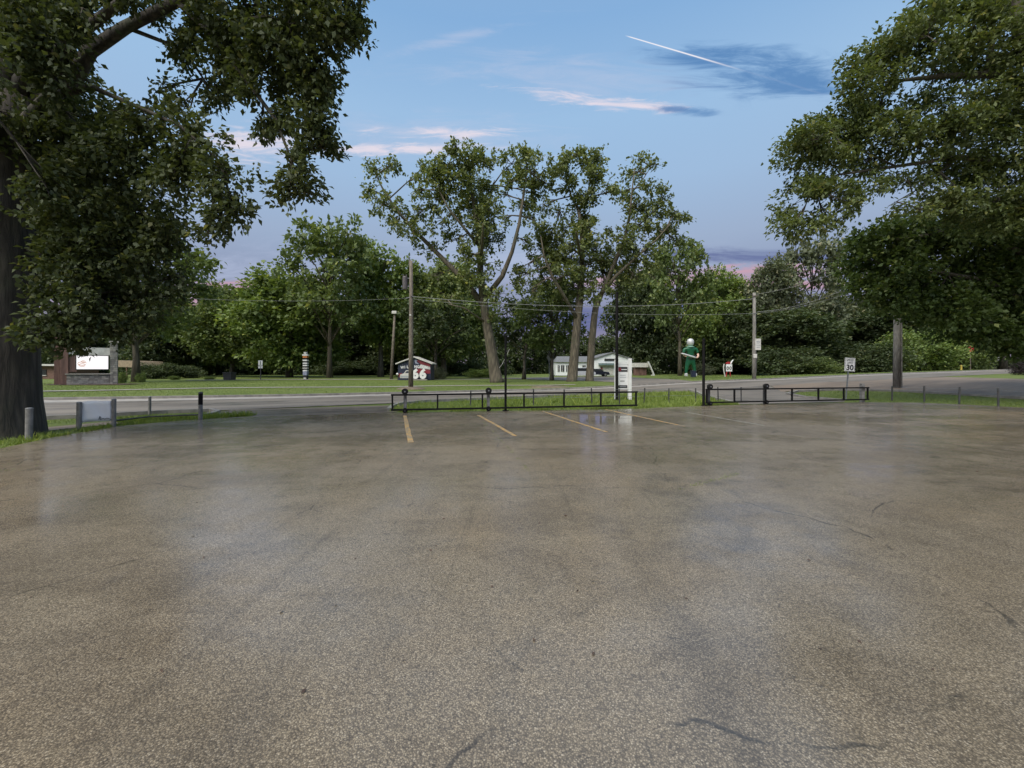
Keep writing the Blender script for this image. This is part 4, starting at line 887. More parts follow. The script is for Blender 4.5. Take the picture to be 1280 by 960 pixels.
def roller(name, loc, ang, ztop, zlow, label, offset_y, posth, dark=False):
    root = empty(name, loc, label, 'gate roller', 'roller posts of the gates', ang)
    MB().box((0, offset_y, posth/2), (0.11, 0.09, posth)).build('post', MAT['post_dark'] if dark else MAT['post_grey'], root, bevel=0.008)
    for z, rr in ((ztop, 0.115), (zlow, 0.09)):
        q = MB()
        prof = [(rr*0.55, -0.05), (rr, -0.045), (rr, -0.02), (rr*0.82, 0.0), (rr, 0.02), (rr, 0.045), (rr*0.55, 0.05)]
        vs = []; n = 18
        for ra, t in prof:
            for k in range(n): vs.append((ra*math.cos(6.2832*k/n), offset_y - 0.105 + t*1.0, z + ra*math.sin(6.2832*k/n)))
        fs = [(i*n+k, i*n+(k+1) % n, (i+1)*n+(k+1) % n, (i+1)*n+k) for i in range(len(prof)-1) for k in range(n)] + [tuple(range(n)), tuple((len(prof)-1)*n+k for k in range(n))]
        q.add(vs, fs); wh = q.build('wheel', MAT['rubber'], root, smooth=False)
        MB().box((0, offset_y-0.075, z), (0.05, 0.19, 0.05)).build('axle', MAT['galvanised'], wh)
A0, A1 = (-4.33, 15.0), (4.98, 16.62)
g1, ga, gd, zt, zb = gate('sliding_gate', (A0, A1), (0.655, 0.675), (0.115, 0.145), [490.5, 547, 603, 655, 705, 751, 795], 'long low black tube gate between the left driveway and the white sale sign')
ang = math.atan2(gd.y, gd.x)
for px, lab in ((506, 'roller post with black wheels at the left end of the long gate'), (611, 'roller post with black wheels near the middle of the long gate')):
    u = on_line(px, ga, gd); p = ga + gd*u; roller('gate_roller', (p.x, p.y, 0), ang, zt(u)+0.115, 0.055 if False else zb(u)-0.03, lab, 0.175, 0.80)
B0, B1 = (8.42, 18.0), (17.0, 19.85)
g2, gb, ge, zt2, zb2 = gate('sliding_gate', (B0, B1), (0.70, 0.70), (0.14, 0.14), [881.5, 918, 957, 990, 1023, 1054.7, 1084.5], 'shorter low black tube gate on the right below the pale utility pole')
ang2 = math.atan2(ge.y, ge.x)
for px, lab in ((889, 'roller post with black wheels beside the black post of the right gate'), (959.5, 'roller post with black wheels near the middle of the right gate')):
    u = on_line(px, gb, ge); p = gb + ge*u; roller('gate_roller', (p.x, p.y, 0), ang2, zt2(u)+0.12, zb2(u)-0.04, lab, 0.175, 0.9, True)
u = on_line(1082, gb, ge); p = gb + ge*u + Vector((-ge.y, ge.x))*0.16
tag(MB().box((0, 0, 0.44), (0.15, 0.15, 0.92)).build('gate_post', MAT['post_grey'], bevel=0.01), 'thick grey end post behind the right end of the right gate', 'post').location = (p.x, p.y, 0)

def tall_pole(px, basepy, toppy, rad, label, extra=None, Z=None):
    b = gp(px, basepy) if Z is None else gz(px, Z); h = CAMH + (HOR-toppy)/F*b.y - b.z
    root = empty('black_pole', b, label, 'pole')
    MB().tube([(0, 0, -.1), (0, 0, h)], rad, 12).build('shaft', BLK, root, smooth=False)
    MB().lathe([(rad*1.25, 0), (rad*1.25, 0.03), (rad*0.5, 0.05)], (0, 0, h-0.01), 12).build('cap', BLK, root)
    MB().box((0, 0, 0.012), (0.24, 0.24, 0.025)).build('base_plate', BLK, root)
    return root, h, b
pr, ph, pb = tall_pole(632, 513.6, 420, 0.044, 'short black pole beside the long gate with a small white tilted plate')
mb = MB(); mb.bar((-0.17, 0.07, ph*0.60), (0.15, 0.07, ph*0.83), 0.03, 0.012); mb.build('tilted_bar', MAT['off_white'], pr)
MB().bar((-0.24, 0.07, ph*0.575), (-0.10, 0.07, ph*0.64), 0.10, 0.012).build('plate', MAT['off_white'], pr)
MB().box((0, 0.05, ph*0.30), (0.06, 0.06, 0.14)).build('latch_box', MAT['post_dark'], pr)
pr2, ph2, pb2 = tall_pole(771, 500, 366, 0.075, 'tall thick black pole left of the white sale sign')
pr3, ph3, pb3 = tall_pole(879.5, 507, 424.5, 0.058, 'black post at the left end of the right gate')

# thin fence posts with wires behind the gates
def post_fence(name, pix, hgt, rad, label, wires, m):
    pts = [gp(*p) for p in pix]; root = empty(name, pts[0], label, 'fence'); o = pts[0]
    for i, p in enumerate(pts):
        rr = random.Random(i*7+int(pix[0][0])); t = Vector((rr.uniform(-.03, .03), rr.uniform(-.03, .03), 0)); hh = hgt*rr.uniform(0.94, 1.05)
        MB().tube([p-o+Vector((0, 0, -.1)), p-o+t+Vector((0, 0, hh))], rad, 8).build('post', m, root)
    for z in wires:
        wl = []
        for a, b in zip(pts[:-1], pts[1:]):
            for k in range(5):
                q = a.lerp(b, k/5); wl.append(q-o+Vector((0, rad*0.9+0.004, z*hgt - 0.03*math.sin(math.pi*k/5))))
        wl.append(pts[-1]-o+Vector((0, rad*0.9+0.004, z*hgt))); MB().tube(wl, 0.006, 5).build('wire', MAT['galvanised'], root)
    return root
post_fence('wire_fence', [(588,510), (631,508.5), (667,507.5), (705,506.5), (740,506), (774.5,505), (805,504.5), (836,504), (869.5,503.3), (898,503), (926.5,502.5)], 0.72, 0.030, 'row of thin dark posts with slack wires behind the long gate', (0.93, 0.5), MAT['post_dark'])
post_fence('wire_fence', [(1115,500.3), (1155.5,502.5), (1199,504.6), (1248,507.8), (1315,512.5), (1410,519)], 0.74, 0.035, 'row of thin grey posts with one wire along the right edge of the lot', (0.94,), MAT['post_dark'])
for px, by, ty, wd, dark, lab in ((36, 549.5, 510.5, 0.125, False, 'grey guard post nearest the big tree trunk'), (98.5, 537, 503, 0.105, False, 'grey guard post at the left side of the white banner'),
                            (142, 533, 499, 0.105, False, 'grey guard post at the right side of the white banner'), (187, 519, 496, 0.085, False, 'thin grey guard post standing farther back right of the banner'),
                            (250.5, 524.5, 490.5, 0.115, True, 'black-topped guard post at the corner of the left driveway')):
    b = gp(px, by); h = CAMH + (HOR-ty)/F*b.y; root = empty('guard_post', b, lab, 'post', 'guard posts on the left verge')
    MB().tube([(0, 0, -.1), (0.01, 0, h-0.01)], wd/2, 14).build('shaft', MAT['post_grey'], root, smooth=False)
    MB().lathe([(wd/2*1.05, 0), (wd/2*1.05, 0.015), (wd/2*0.6, 0.03)], (0.01, 0, h-0.012), 14).build('cap', MAT['post_dark'] if dark else MAT['galvanised'], root)
    if dark: MB().tube([(0.004, 0, h*0.55), (0.009, 0, h*0.97)], wd/2+0.004, 14).build('sleeve', BLK, root)
# white banner between two of the posts
a, b = gp(98.5, 537), gp(142, 533); a.z = b.z = 0; mid = (a+b)/2; dd = (b-a); L = dd.length - 0.1; root = empty('banner', mid, 'white vinyl banner stretched between two grey guard posts', 'banner', None, math.atan2(dd.y, dd.x))
vs = []; fs = []; nu, nv = 14, 6
for j in range(nv+1):
    for i in range(nu+1):
        u, v = i/nu, j/nv; vs.append((L*(u-.5), 0.012*math.sin(9*u+4*v)+0.01*math.sin(17*v), 0.17 + 0.56*v + 0.012*math.sin(u*5)))
for j in range(nv):
    for i in range(nu): k = j*(nu+1)+i; fs.append((k, k+1, k+nu+2, k+nu+1))
sheet = MB().add(vs, fs).build('sheet', MAT['white_vinyl'], root, smooth=True); so_ = sheet.modifiers.new('thick', 'SOLIDIFY'); so_.thickness = 0.004
MB().tube([(L*.06, -0.03, .23), (L*.10, -0.03, .31), (L*.13, -0.03, .27), (L*.10, -0.03, .22), (L*.2, -0.03, .25), (L*.26, -0.03, .225), (L*.33, -0.03, .245), (L*.42, -0.03, .23)], 0.009, 5).build('scribble', MAT['ink'], root)
for s in (-1, 1):
    for z in (0.2, 0.7): MB().bar((s*(L/2-.03), 0, z), (s*(L/2+.05), 0.0, z), 0.012).build('tie', MAT['ink'], root)

a, b = gp(142, 533), gp(250.5, 524.5); a.z = b.z = 0.16; q_ = gp(187, 527); q_.z = 0.15
lr = MB().tube([Vector((0, 0, 0)), q_-a, b-a], 0.022, 8).build('low_rail', MAT['post_dark']); lr.location = a; tag(lr, 'thin dark low rail from the banner to the black-topped guard post', 'rail')
# ------------------------------------------------------------------ signs
def board_text_lines(parent, x0, x1, zs, y, m, hgt, seed):
    rr = random.Random(seed)
    for z in zs:
        wdt = (x1-x0)*rr.uniform(0.55, 0.95); c = (x0+x1)/2; MB().box((c + rr.uniform(-.03, .03), y, z), (wdt, 0.004, hgt)).build('print_line', m, parent)
# sale sign
b = gp(787, 499.5); s = b.y/F; root = empty('sale_sign', b, 'white post sale sign with black and red header beside the tall black pole', 'sign')
W_ = MAT['white_paint']
MB().box((0, 0, 1.95/2*50*s/1.95 if False else 25.5*s), (4.2*s, 4.2*s, 51.5*s)).build('post', W_, root, bevel=0.01)
MB().box((-17*s, 0, 25*s), (3.6*s, 3.6*s, 50*s)).build('post', W_, root, bevel=0.01)
MB().box((-8.4*s, 0, 45.5*s), (13.0*s, 2.2*s, 2.4*s)).build('cross_arm', W_, root)
pn = MB().box((-8.6*s, 0, 28.5*s), (12.6*s, 1.0*s, 31*s)).build('panel', MAT['sign_white'], root)
yf = -0.5*s - 0.004
MB().box((-8.4*s, yf, 37.8*s), (11.2*s, 0.006, 6.2*s)).build('header_band', MAT['ink'], pn)
MB().box((-12.4*s, yf-.005, 37.8*s), (3.2*s, 0.006, 4.6*s)).build('header_patch', MAT['dark_red'], pn)
MB().box((-7*s, yf-.006, 37.6*s), (6.8*s, 0.006, 1.0*s)).build('header_print', MAT['sign_white'], pn)
MB().box((-8.6*s, yf, 16.2*s), (11.2*s, 0.006, 3.6*s)).build('footer_band', MAT['ink'], pn)
MB().box((-8.6*s, yf-.005, 16.2*s), (8.5*s, 0.006, 0.7*s)).build('footer_print', MAT['ink_grey'], pn)
board_text_lines(pn, -14*s, -3.2*s, [30.5*s, 28*s], yf, MAT['ink_grey'], 0.7*s, 3); board_text_lines(pn, -13*s, -4.2*s, [23.2*s], yf, MAT['ink'], 0.8*s, 4)
# speed limit sign
b = gp(1058, 484.5); Z = b.y; s = Z/F; root = empty('speed_limit_sign', b, 'white speed limit sign on a leaning steel post behind the right gate', 'sign')
MB().bar((-1.0*s, 0, -.1), (3.6*s, 0, 50*s), 0.055, 0.04).build('post', MAT['galvanised'], root)
tilt = 0.055
pl = MB().box((0, 0, 0), (13.0*s, 0.012, 17*s)).build('plate', MAT['sign_white'], root, bevel=0.004); pl.location = (3.6*s, -0.04, 43.6*s); pl.rotation_euler = (0, tilt, 0)
mbb = MB()
for (cx, cz, wx, wz) in ((0, 8.0*s, 12.2*s, .32*s), (0, -8.0*s, 12.2*s, .32*s), (-5.95*s, 0, .32*s, 15.7*s), (5.95*s, 0, .32*s, 15.7*s)): mbb.box((cx, -0.0085, cz), (wx, 0.005, wz))
mbb.build('border', MAT['ink'], pl)
add_text('SPEED', (0, -0.009, 5.4*s), 3.7*s, MAT['ink'], pl, bold=0.0, xs=0.95); add_text('LIMIT', (0, -0.009, 2.0*s), 3.5*s, MAT['ink'], pl, bold=0.0, xs=1.0); add_text('30', (0, -0.009, -3.9*s), 9.2*s, MAT['ink'], pl, name='number', bold=0.012, xs=1.0)
# utility poles and wires
def util_pole(px, Z, toppy, r0, m, label, basez=None):
    b = gz(px, Z); h = CAMH + (HOR-toppy)/F*Z - b.z; root = empty('utility_pole', b, label, 'utility pole', 'wooden utility poles along the road')
    MB().tube([(0, 0, -.2), (0.02, 0, h*0.3), (0.03, 0, h*0.65), (0.02, 0, h)], [r0, r0*0.92, r0*0.8, r0*0.66], 14).build('shaft', m, root, smooth=True)
    return root, h, b
def insul(parent, loc, m=None): return MB().lathe([(0.03, 0), (0.06, 0.03), (0.035, 0.06), (0.06, 0.09), (0.03, 0.14)], loc, 10).build('insulator', m or MAT['transformer_grey'], parent)
p1, h1, c1 = util_pole(513.5, 33.0, 326, 0.20, MAT['pole_wood'], 'brown wooden utility pole with grey transformer on the far roadside')
s = 33.0/F
MB().lathe([(0.16, 0), (0.20, 0.03), (0.20, 0.95), (0.17, 1.02), (0.05, 1.05)], (-7*s, -0.05, h1-36*s), 16).build('transformer', MAT['transformer_grey'], p1, smooth=False)
for dx_ in (-0.12, 0.10): insul(p1, (-7*s+dx_, -0.05, h1-36*s+1.03))
MB().bar((-7*s+.1, -0.02, h1-22*s), (0.02, -0.02, h1-22*s), 0.06).build('bracket', MAT['galvanised'], p1); MB().bar((-7*s+.1, -0.02, h1-32*s), (0.02, -0.02, h1-32*s), 0.06).build('bracket', MAT['galvanised'], p1)
MB().tube([(-0.13, 0, h1-.35), (-0.13, 0, h1+.22)], 0.045, 8).build('cutout_fuse', MAT['transformer_grey'], p1); MB().bar((-.2, 0, h1-.3), (.05, 0, h1-.3), .05).build('bracket', MAT['galvanised'], p1)
MB().tube([(-0.13, 0, h1+.2), (-0.14, 0, h1+.5)], 0.02, 6).build('spike', MAT['transformer_grey'], p1)
MB().box((0.0, -0.17, h1-68*s), (0.14, 0.02, 0.10)).build('tag_plate', MAT['off_white'], p1)
insul(p1, (0.1, -0.16, h1-46*s)); MB().bar((-.35, -.12, h1-47*s), (.25, -.12, h1-45*s), .05).build('cable_arm', MAT['galvanised'], p1)
p2, h2, c2 = util_pole(942.5, 40.4, 366, 0.19, MAT['pole_wood_grey'], 'pale grey utility pole with two white notices near the green statue')
s = 40.4/F
MB().box((3.6*s, -0.19, h2-64.5*s), (7.0*s, 0.015, 14*s)).build('notice', MAT['off_white'], p2)
for k, z in enumerate((3.6, 1.6, -1.0, -3.6)): MB().box((3.6*s, -0.2, h2-64.5*s+z*s), ((4.6 - .5*(k % 2))*s, 0.006, 1.1*s)).build('print_line', MAT['ink_grey'], p2)
MB().box((0, -0.2, h2-79*s), (4.4*s, 0.02, 5.0*s)).build('notice', MAT['off_white'], p2)
MB().box((0.2, -0.06, h2-80*s), (0.12, 0.12, 0.7)).build('meter_box', MAT['post_dark'], p2); MB().tube([(0.2, -0.06, h2-100*s), (0.2, -0.06, h2-82*s)], 0.03, 8).build('conduit', MAT['post_dark'], p2)
MB().bar((-0.28, -.16, h2-0.35), (0.28, -.16, h2-0.30), 0.08).build('cross_arm', MAT['pole_wood'], p2)
for dx_ in (-.24, .24): insul(p2, (dx_, -.16, h2-.28))
MB().bar((-.3, -.14, h2-26*s), (.2, -.14, h2-26*s), .05).build('cable_arm', MAT['galvanised'], p2)
p3, h3, c3 = util_pole(1121, 27.5, 300, 0.215, MAT['pole_wood_grey'], 'thick grey utility pole whose top is hidden in the maple')
MB().tube([(0.17, -0.17, 0.05), (0.17, -0.17, 5.2)], 0.035, 8).build('conduit', MAT['post_grey'], p3); MB().box((0.05, -0.2, 2.6), (0.3, 0.02, 0.05)).build('strap', MAT['galvanised'], p3)
p4, h4, c4 = util_pole(-75, 28.0, 300, 0.2, MAT['pole_wood'], 'brown utility pole beyond the big tree at the left, outside the lot')
def wire(a, b, sag, rad, label):
    a, b = Vector(a), Vector(b); pts = []
    for i in range(25):
        t = i/24; q = a.lerp(b, t); q.z -= 4*sag*t*(1-t); pts.append(q - a)
    o = MB().tube(pts, rad, 5).build('overhead_wire', MAT['wire']); o.location = a; tag(o, label, 'wire', 'overhead wires between the utility poles')
q1 = c1 + Vector((0.22, -.12, h1-45*33/F)); q2 = c2 + Vector((-.2, -.14, h2-0.6))
wire(q1, q2, 0.75, 0.020, 'overhead cable from the transformer pole across the two tall trees to the pale pole')
wire(c1 + Vector((0.2, -.12, h1-48*33/F)), c2 + Vector((-.2, -.16, h2-26*40.4/F)), 0.55, 0.012, 'thin lower wire below the main cable between transformer pole and pale pole')
wire(c2 + Vector((.24, -.16, h2-.14)), c3 + Vector((-.1, -.2, h3-.4)), 0.5, 0.016, 'upper wire from the pale pole towards the maple')
wire(c2 + Vector((.2, -.14, h2-24*40.4/F)), c3 + Vector((-.1, -.22, h3-1.6)), 0.7, 0.018, 'lower sagging cable from the pale pole towards the maple')
wire(c2 + Vector((.05, -.18, h2-26*40.4/F)), c3 + Vector((-.1, -.22, h3-2.3)), 0.5, 0.011, 'thin lowest wire from the pale pole towards the maple')
wire(c1 + Vector((-.3, -.12, h1-47*33/F)), c4 + Vector((.1, -.1, h4-2.4)), 0.8, 0.008, 'thin wire leaving the transformer pole to the left')
# grey lamp pole by the woods
b = gz(493, 63); s = 63/F; root = empty('lamp_pole', b, 'slim grey lamp pole in front of the woods left of the transformer pole', 'lamp pole')
MB().tube([(-4*s, 0, -.2), (-1.5*s, 0, 45*s), (0.5*s, 0, 82*s)], [2.2*s, 1.7*s, 1.3*s], 10).build('shaft', MAT['pole_wood'], root, smooth=True)
MB().box((0.5*s, -0.2, 83*s), (6*s, 0.4, 3.6*s)).build('lamp_head', MAT['off_white'], root, bevel=0.05)

# two-panel road sign
b = gz(325.8, 57); s = 57/F; root = empty('road_sign', b, 'white two-panel road sign on a dark post in front of the woods', 'sign')
MB().box((0, 0, 11.8*s), (0.9*s, 0.06, 23.8*s)).build('post', MAT['post_dark'], root)
for z, hh in ((20.9, 6.4), (15.6, 2.6)):
    q = MB().box((0, -.05, z*s), (5.4*s, 0.02, hh*s)).build('panel', MAT['sign_white'], root); MB().box((0, -.065, z*s), (0.75*s, 0.008, hh*0.7*s)).build('mark', MAT['ink'], q)
# striped totem post
b = gz(382.3, 61); s = 61/F; root = empty('totem_post', b, 'tall black post with white and orange stacked panels in front of the woods', 'totem post')
MB().box((0, 0, 15*s), (4.2*s, 4.2*s, 31.0*s)).build('core', MAT['ink'], root)
for z, hh, wd, mm in ((32.4, 2.8, 2.6, 'off_white'), (30.0, 1.6, 6.6, 'white_paint'), (27.6, 2.2, 5.2, 'orange_paint'), (23.4, 1.5, 5.4, 'white_paint'), (19.8, 1.5, 5.2, 'white_paint'), (17.0, 1.6, 5.2, 'white_paint'), (13.7, 1.3, 5.8, 'off_white'), (10.6, 1.6, 5.0, 'white_paint'), (7.2, 5.0, 4.8, 'blue_grey'), (1.0, 2.0, 3.2, 'off_white')):
    MB().box((0, -.05, z*s), (wd*s, 4.6*s, hh*s)).build('panel', MAT[mm], root)
# bins
for (px, Z, wp, hp, lab, mm) in ((287, 56, 10.5, 9.5, 'black square litter bin on the lawn in front of the woods', 'ink'), (866.5, 68, 5.6, 8.2, 'dark blue litter bin in front of the green statue', 'navy')):
    b = gz(px, Z); s = Z/F; root = empty('litter_bin', b, lab, 'bin')
    MB().prism([(-wp*.44*s, 0), (wp*.44*s, 0), (wp*.5*s, hp*.86*s), (-wp*.5*s, hp*.86*s)], -wp*.45*s, wp*.45*s).build('body', MAT[mm], root, bevel=0.03)
    MB().box((0, 0, hp*.93*s), (wp*1.06*s, wp*1.0*s, hp*.12*s)).build('lid', MAT[mm], root, bevel=0.04)
# diamond warning sign seen from behind
b = gz(686.5, 60); s = 60/F; root = empty('diamond_sign', b, 'grey diamond-shaped sign on a post between the small forked tree and thick trunk', 'sign')
MB().tube([(0, 0, -.1), (0, 0, 36*s)], 0.05, 8).build('post', MAT['galvanised'], root); MB().prism([(-3.4*s, 28*s), (0, 21*s), (3.4*s, 28*s), (0, 35*s)], -.07, -.055).build('plate', MAT['galvanised'], root)
# red sign at the right
b = gz(1213, 72); s = 72/F; root = empty('stop_sign', b, 'faded red octagonal sign on a post by the shrubs at right', 'sign')
MB().tube([(0, 0, -.1), (0, 0, 29*s)], 0.07, 8).build('post', MAT['pole_wood'], root)
oc_ = [(3.6*s*math.cos(R(22.5+45*k)), 26*s + 3.6*s*math.sin(R(22.5+45*k))) for k in range(8)]; MB().prism(oc_, -.1, -.085).build('plate', MAT['red_paint'], root)
b = gz(1201.5, 70); tag(MB().lathe([(.16, 0), (.14, .08), (.13, .6), (.16, .66), (.12, .8), (.04, .86)], (0, 0, 0), 12).build('marker_post', MAT['yellow_paint']), 'short yellow marker post by the shrubs at right', 'post').location = b

# ------------------------------------------------------------------ stone monument sign on the left
b = gz(114, 39.5); s = 39.5/F; root = empty('monument_sign', b, 'stone monument sign with glowing white screen on the lawn at left', 'sign', None, R(40)); root.scale = (0.73, 1, 1)
rr = random.Random(5)
def stones(parent, x0, x1, z0, z1, y, depth, rows, avg):
    """coursed stones standing proud of a mortar core"""
    MB().box(((x0+x1)/2, depth/2+y, (z0+z1)/2), (x1-x0-.03, depth, z1-z0-.02)).build('core', MAT['mortar'], parent)
    hh = (z1-z0)/rows
    for i in range(rows):
        x = x0
        while x < x1-0.02:
            wd = min(avg*rr.uniform(0.6, 1.6), x1-x)
            if x1-x-wd < 0.1: wd = x1-x
            MB().box((x+wd/2, y-0.02+rr.uniform(-.015, .012)+0.06, z0+hh*(i+.5)), (wd-.018, 0.14, hh-.018)).build('stone', MAT[rr.choice(['stone_a', 'stone_b', 'stone_c'])], parent)
            x += wd
wl = MB().box((8*s, 0.3, -0.06), (62*s, 0.9, 0.12)).build('footing', MAT['mortar'], root)
stones(root, -29*s, 23*s, 0, 12.5*s, -0.05, 0.7, 6, 0.42)
MB().box((-3*s, 0.28, 13.1*s), (55*s, 0.95, 1.3*s)).build('ledge', MAT['concrete'], root)
stones(root, 23.4*s, 33*s, 0, 53*s, -0.16, 0.9, 20, 0.30)
MB().box((28.2*s, 0.28, 54*s), (12.5*s, 1.15, 2.0*s)).build('pillar_cap', MAT['concrete'], root)
MB().box((-31.5*s, 0.3, 31*s), (9*s, 0.55, 63*s)).build('timber_pillar', MAT['timber_red'], root, bevel=0.02)
MB().box((-42*s, 1.6, 29*s), (9*s, 0.55, 58*s)).build('timber_pillar', MAT['timber_red'], root, bevel=0.02)
MB().box((-22*s, 0.3, 26.5*s), (9*s, 0.3, 21*s)).build('side_panel', MAT['timber_red'], root)
MB().box((-2*s, 0.3, 41.5*s), (50*s, 0.34, 9.5*s)).build('header_panel', MAT['off_white'], root)
cb = MB().box((1.5*s, 0.32, 27.5*s), (41*s, 0.36, 18.6*s)).build('screen_case', MAT['ink'], root)
MB().box((1.5*s, 0.128, 27.5*s), (38.6*s, 0.02, 16.8*s)).build('screen', MAT['led'], cb)
for i, (xx, zz, rx) in enumerate(((-11, 26, 5.2), (-11, 24.2, 4.0), (-9.5, 28.4, 2.6))):
    MB().tube([((xx+rx*math.cos(t))*s, 0.112, (zz+rx*.42*math.sin(t))*s) for t in np.linspace(0.2, 5.6, 14)], 0.025, 5).build('screen_print', MAT['led_print'], cb)
fb = MB(); l = [Vector((-48*s, -1.0)), Vector((-20*s, -1.6)), Vector((20*s, -1.5)), Vector((48*s, -0.8)), Vector((50*s, 1.5)), Vector((-50*s, 2.2))]
mo = flat_poly('mulch_bed', [(p.x+b.x, p.y+b.y) for p in l], MAT['mulch'], 0.0); 
for v in mo.data.vertices: v.co.z = H(v.co.x, v.co.y) + 0.035
mm_ = MB().lathe([(1.3, -.08), (1.0, .06), (.5, .14), (.05, .17)], (0, 0, 0), 18).build('mulch_mound', MAT['dirt'], smooth=True); mm_.location = c1; tag(mm_, kind='structure')
mm_ = MB().lathe([(1.6, -.08), (1.2, .05), (.6, .12), (.05, .15)], (0, 0, 0), 18).build('mulch_mound', MAT['dirt'], smooth=True); mm_.location = gz(688, 36); mm_.scale = (1.3, .6, 1); tag(mm_, kind='structure')

# buildings at the left back
b = gz(50, 60); s = 60/F; root = empty('brick_building', b, 'low brown brick building behind the big tree trunk', 'building')
MB().box((-10*s, 3, 8*s), (64*s, 6, 16*s)).build('wall', MAT['brick_brown'], root); MB().box((-10*s, 2.8, 17.2*s), (70*s, 7, 2.2*s)).build('roof', MAT['off_white'], root)
wdw = MB().box((4*s, -.03, 8*s), (9*s, .1, 7*s)).build('window', MAT['glass_dark'], root); MB().box((4*s, -.06, 4.2*s), (10*s, .16, .8*s)).build('sill', MAT['off_white'], wdw)
b = gz(160, 66); s = 66/F; root = empty('carport', b, 'open carport with tan pitched roof behind the slender trunk', 'carport')
MB().prism([(-15*s, 14*s), (15*s, 13*s), (15*s, 15*s), (10*s, 21*s), (-14*s, 22*s)], -.4, 5).build('roof', MAT['tan_roof'], root)
MB().box((0, 4.6, 7*s), (28*s, .2, 14*s)).build('back_wall', MAT['opening_shade'], root)  # near-black sheet: the shade inside the open carport is put into its colour
for x in (-13.5, 0, 13): MB().box((x*s, -.2, 6.9*s), (1.2*s, .15, 13.9*s)).build('post', MAT['brick_brown'], root)
b = gz(241, 95); s = 95/F; root = empty('shed', b, 'small shed with pale roof beyond the dark shrub', 'shed')
MB().box((0, 2, 3.6*s), (13*s, 4, 7.4*s)).build('wall', MAT['brick_brown'], root); MB().prism([(-8*s, 7*s), (8*s, 7*s), (6*s, 11*s), (-6*s, 11*s)], -.3, 4.3).build('roof', MAT['off_white'], root)

# ------------------------------------------------------------------ mural kiosk
b = gz(518, 58); s = 58/F; root = empty('mural_kiosk', b, 'small gabled mural building with flag colours and big white 66', 'kiosk')
MB().prism([(-20.5*s, 0), (20.5*s, 0), (20.5*s, 20*s), (0, 28*s), (-20.5*s, 20*s)], 0, 2.6).build('wall', MAT['navy'], root)
rf = MB(); 
for sg in (-1, 1): rf.prism([(0, 28.2*s), (sg*23*s, 19.6*s), (sg*23*s, 21.0*s), (0, 29.8*s)], -.35, 2.9)
rf.build('roof', MAT['off_white'], root)
def mural(poly, m, y): return MB().prism([(a*s, c*s) for a, c in poly], y-.012, y-.004).build('mural_patch', MAT[m], root)
mural([(5, 26), (19.8, 20), (19.8, 16.5), (8, 20), (3, 24)], 'dark_red', -.004); mural([(8, 19.8), (19.8, 16.3), (19.8, 13.2), (5, 15)], 'off_white', -.004); mural([(3, 14.5), (19.8, 12.8), (19.8, 8), (3, 8)], 'dark_red', -.004)
mural([(0, 25.5), (4.6, 25.4), (2.6, 23), (6, 19.5), (1, 21)], 'blue_grey', -.004)
for i, (x, z) in enumerate(((-15, 19.3), (-12, 21), (-8.5, 21.8), (-17, 17.6), (-5, 24), (-10, 18.8))):
    MB().prism([((x+.7*math.cos(R(90+72*k*2)))*s, (z+.7*math.sin(R(90+72*k*2)))*s) for k in range(5)], -.02, -.008).build('star', MAT['blue_grey'], root)
mural([(-18, 2.5), (-18, 7), (-13, 8.5), (-10.5, 12.2), (0, 12.2), (0, 2.5)], 'off_white', -.004); mural([(-11.8, 8.8), (-9.8, 11.2), (0, 11.2), (0, 8.8)], 'navy', -.012); mural([(-17, 3.2), (-17, 5.6), (0, 5.6), (0, 3.2)], 'ink_grey', -.012)
mural([(-19.8, 8), (-15.5, 9), (-17, 5), (-19.8, 3)], 'dark_red', -.0035)
me_y = -.03
for i, ch in enumerate('WILMINGTON'):
    x = -15.2 + 3.35*i; add_text(ch, (x*s, me_y, (15.4 + 1.2*math.cos((i-4.5)/4.5*1.3))*s), 4.6*s, MAT['sign_white'], root, bold=0.02, xs=0.9)
for x in (2.6, 12.0): add_text('6', (x*s, -.7, 7.3*s), 15.5*s, MAT['white_paint'], root, name='numeral', bold=0.10, xs=1.0, extrude=0.12)
MB().box((7.3*s, -.7, 0.6*s), (20*s, .5, 1.2*s)).build('numeral_base', MAT['concrete'], root)
MB().lathe([(.05, -.15), (.15, -.08), (.17, 0), (.15, .08), (.05, .15)], (-20.5*s, -.3, 7.6*s), 10).build('lamp_globe', MAT['sign_white'], root)
MB().tube([(-20.5*s, -.3, 0), (-20.5*s, -.3, 7*s)], .03, 6).build('lamp_stem', MAT['ink'], root)

# ------------------------------------------------------------------ white building, cars and the things round it
b = gz(741, 88); s = 88/F; root = empty('white_building', b, 'long white building with grey roof and shop awning behind the trunks', 'building')
# gable end faces us on the right, the long side runs back to the left
MB().prism([(0, 0), (49*s, 0), (49*s, 20*s), (24*s, 28*s), (0, 20*s)], 0, 13).build('gable_wall', MAT['siding'], root)
MB().box((-23*s, 5.0, 8.7*s), (46*s, 8, 17.4*s)).build('side_wing', MAT['siding'], root)
rf = MB(); rf.prism([(24*s, 28.1*s), (-1.5*s, 19.6*s), (-1.5*s, 20.8*s), (24*s, 29.3*s)], -.3, 13.3); rf.prism([(24*s, 28.1*s), (50.5*s, 19.6*s), (50.5*s, 20.8*s), (24*s, 29.3*s)], -.3, 13.3); rf.build('roof', MAT['roof_grey'], root)
MB().add([(-47*s, .6, 17*s), (0, .6, 17*s), (0, 5, 25*s), (-42*s, 5, 25*s), (-47*s, 9.4, 17*s), (0, 9.4, 17*s)], [(0,1,2,3), (3,2,5,4), (0,3,4), (1,5,2), (0,4,5,1)]).build('wing_roof', MAT['roof_grey'], root)
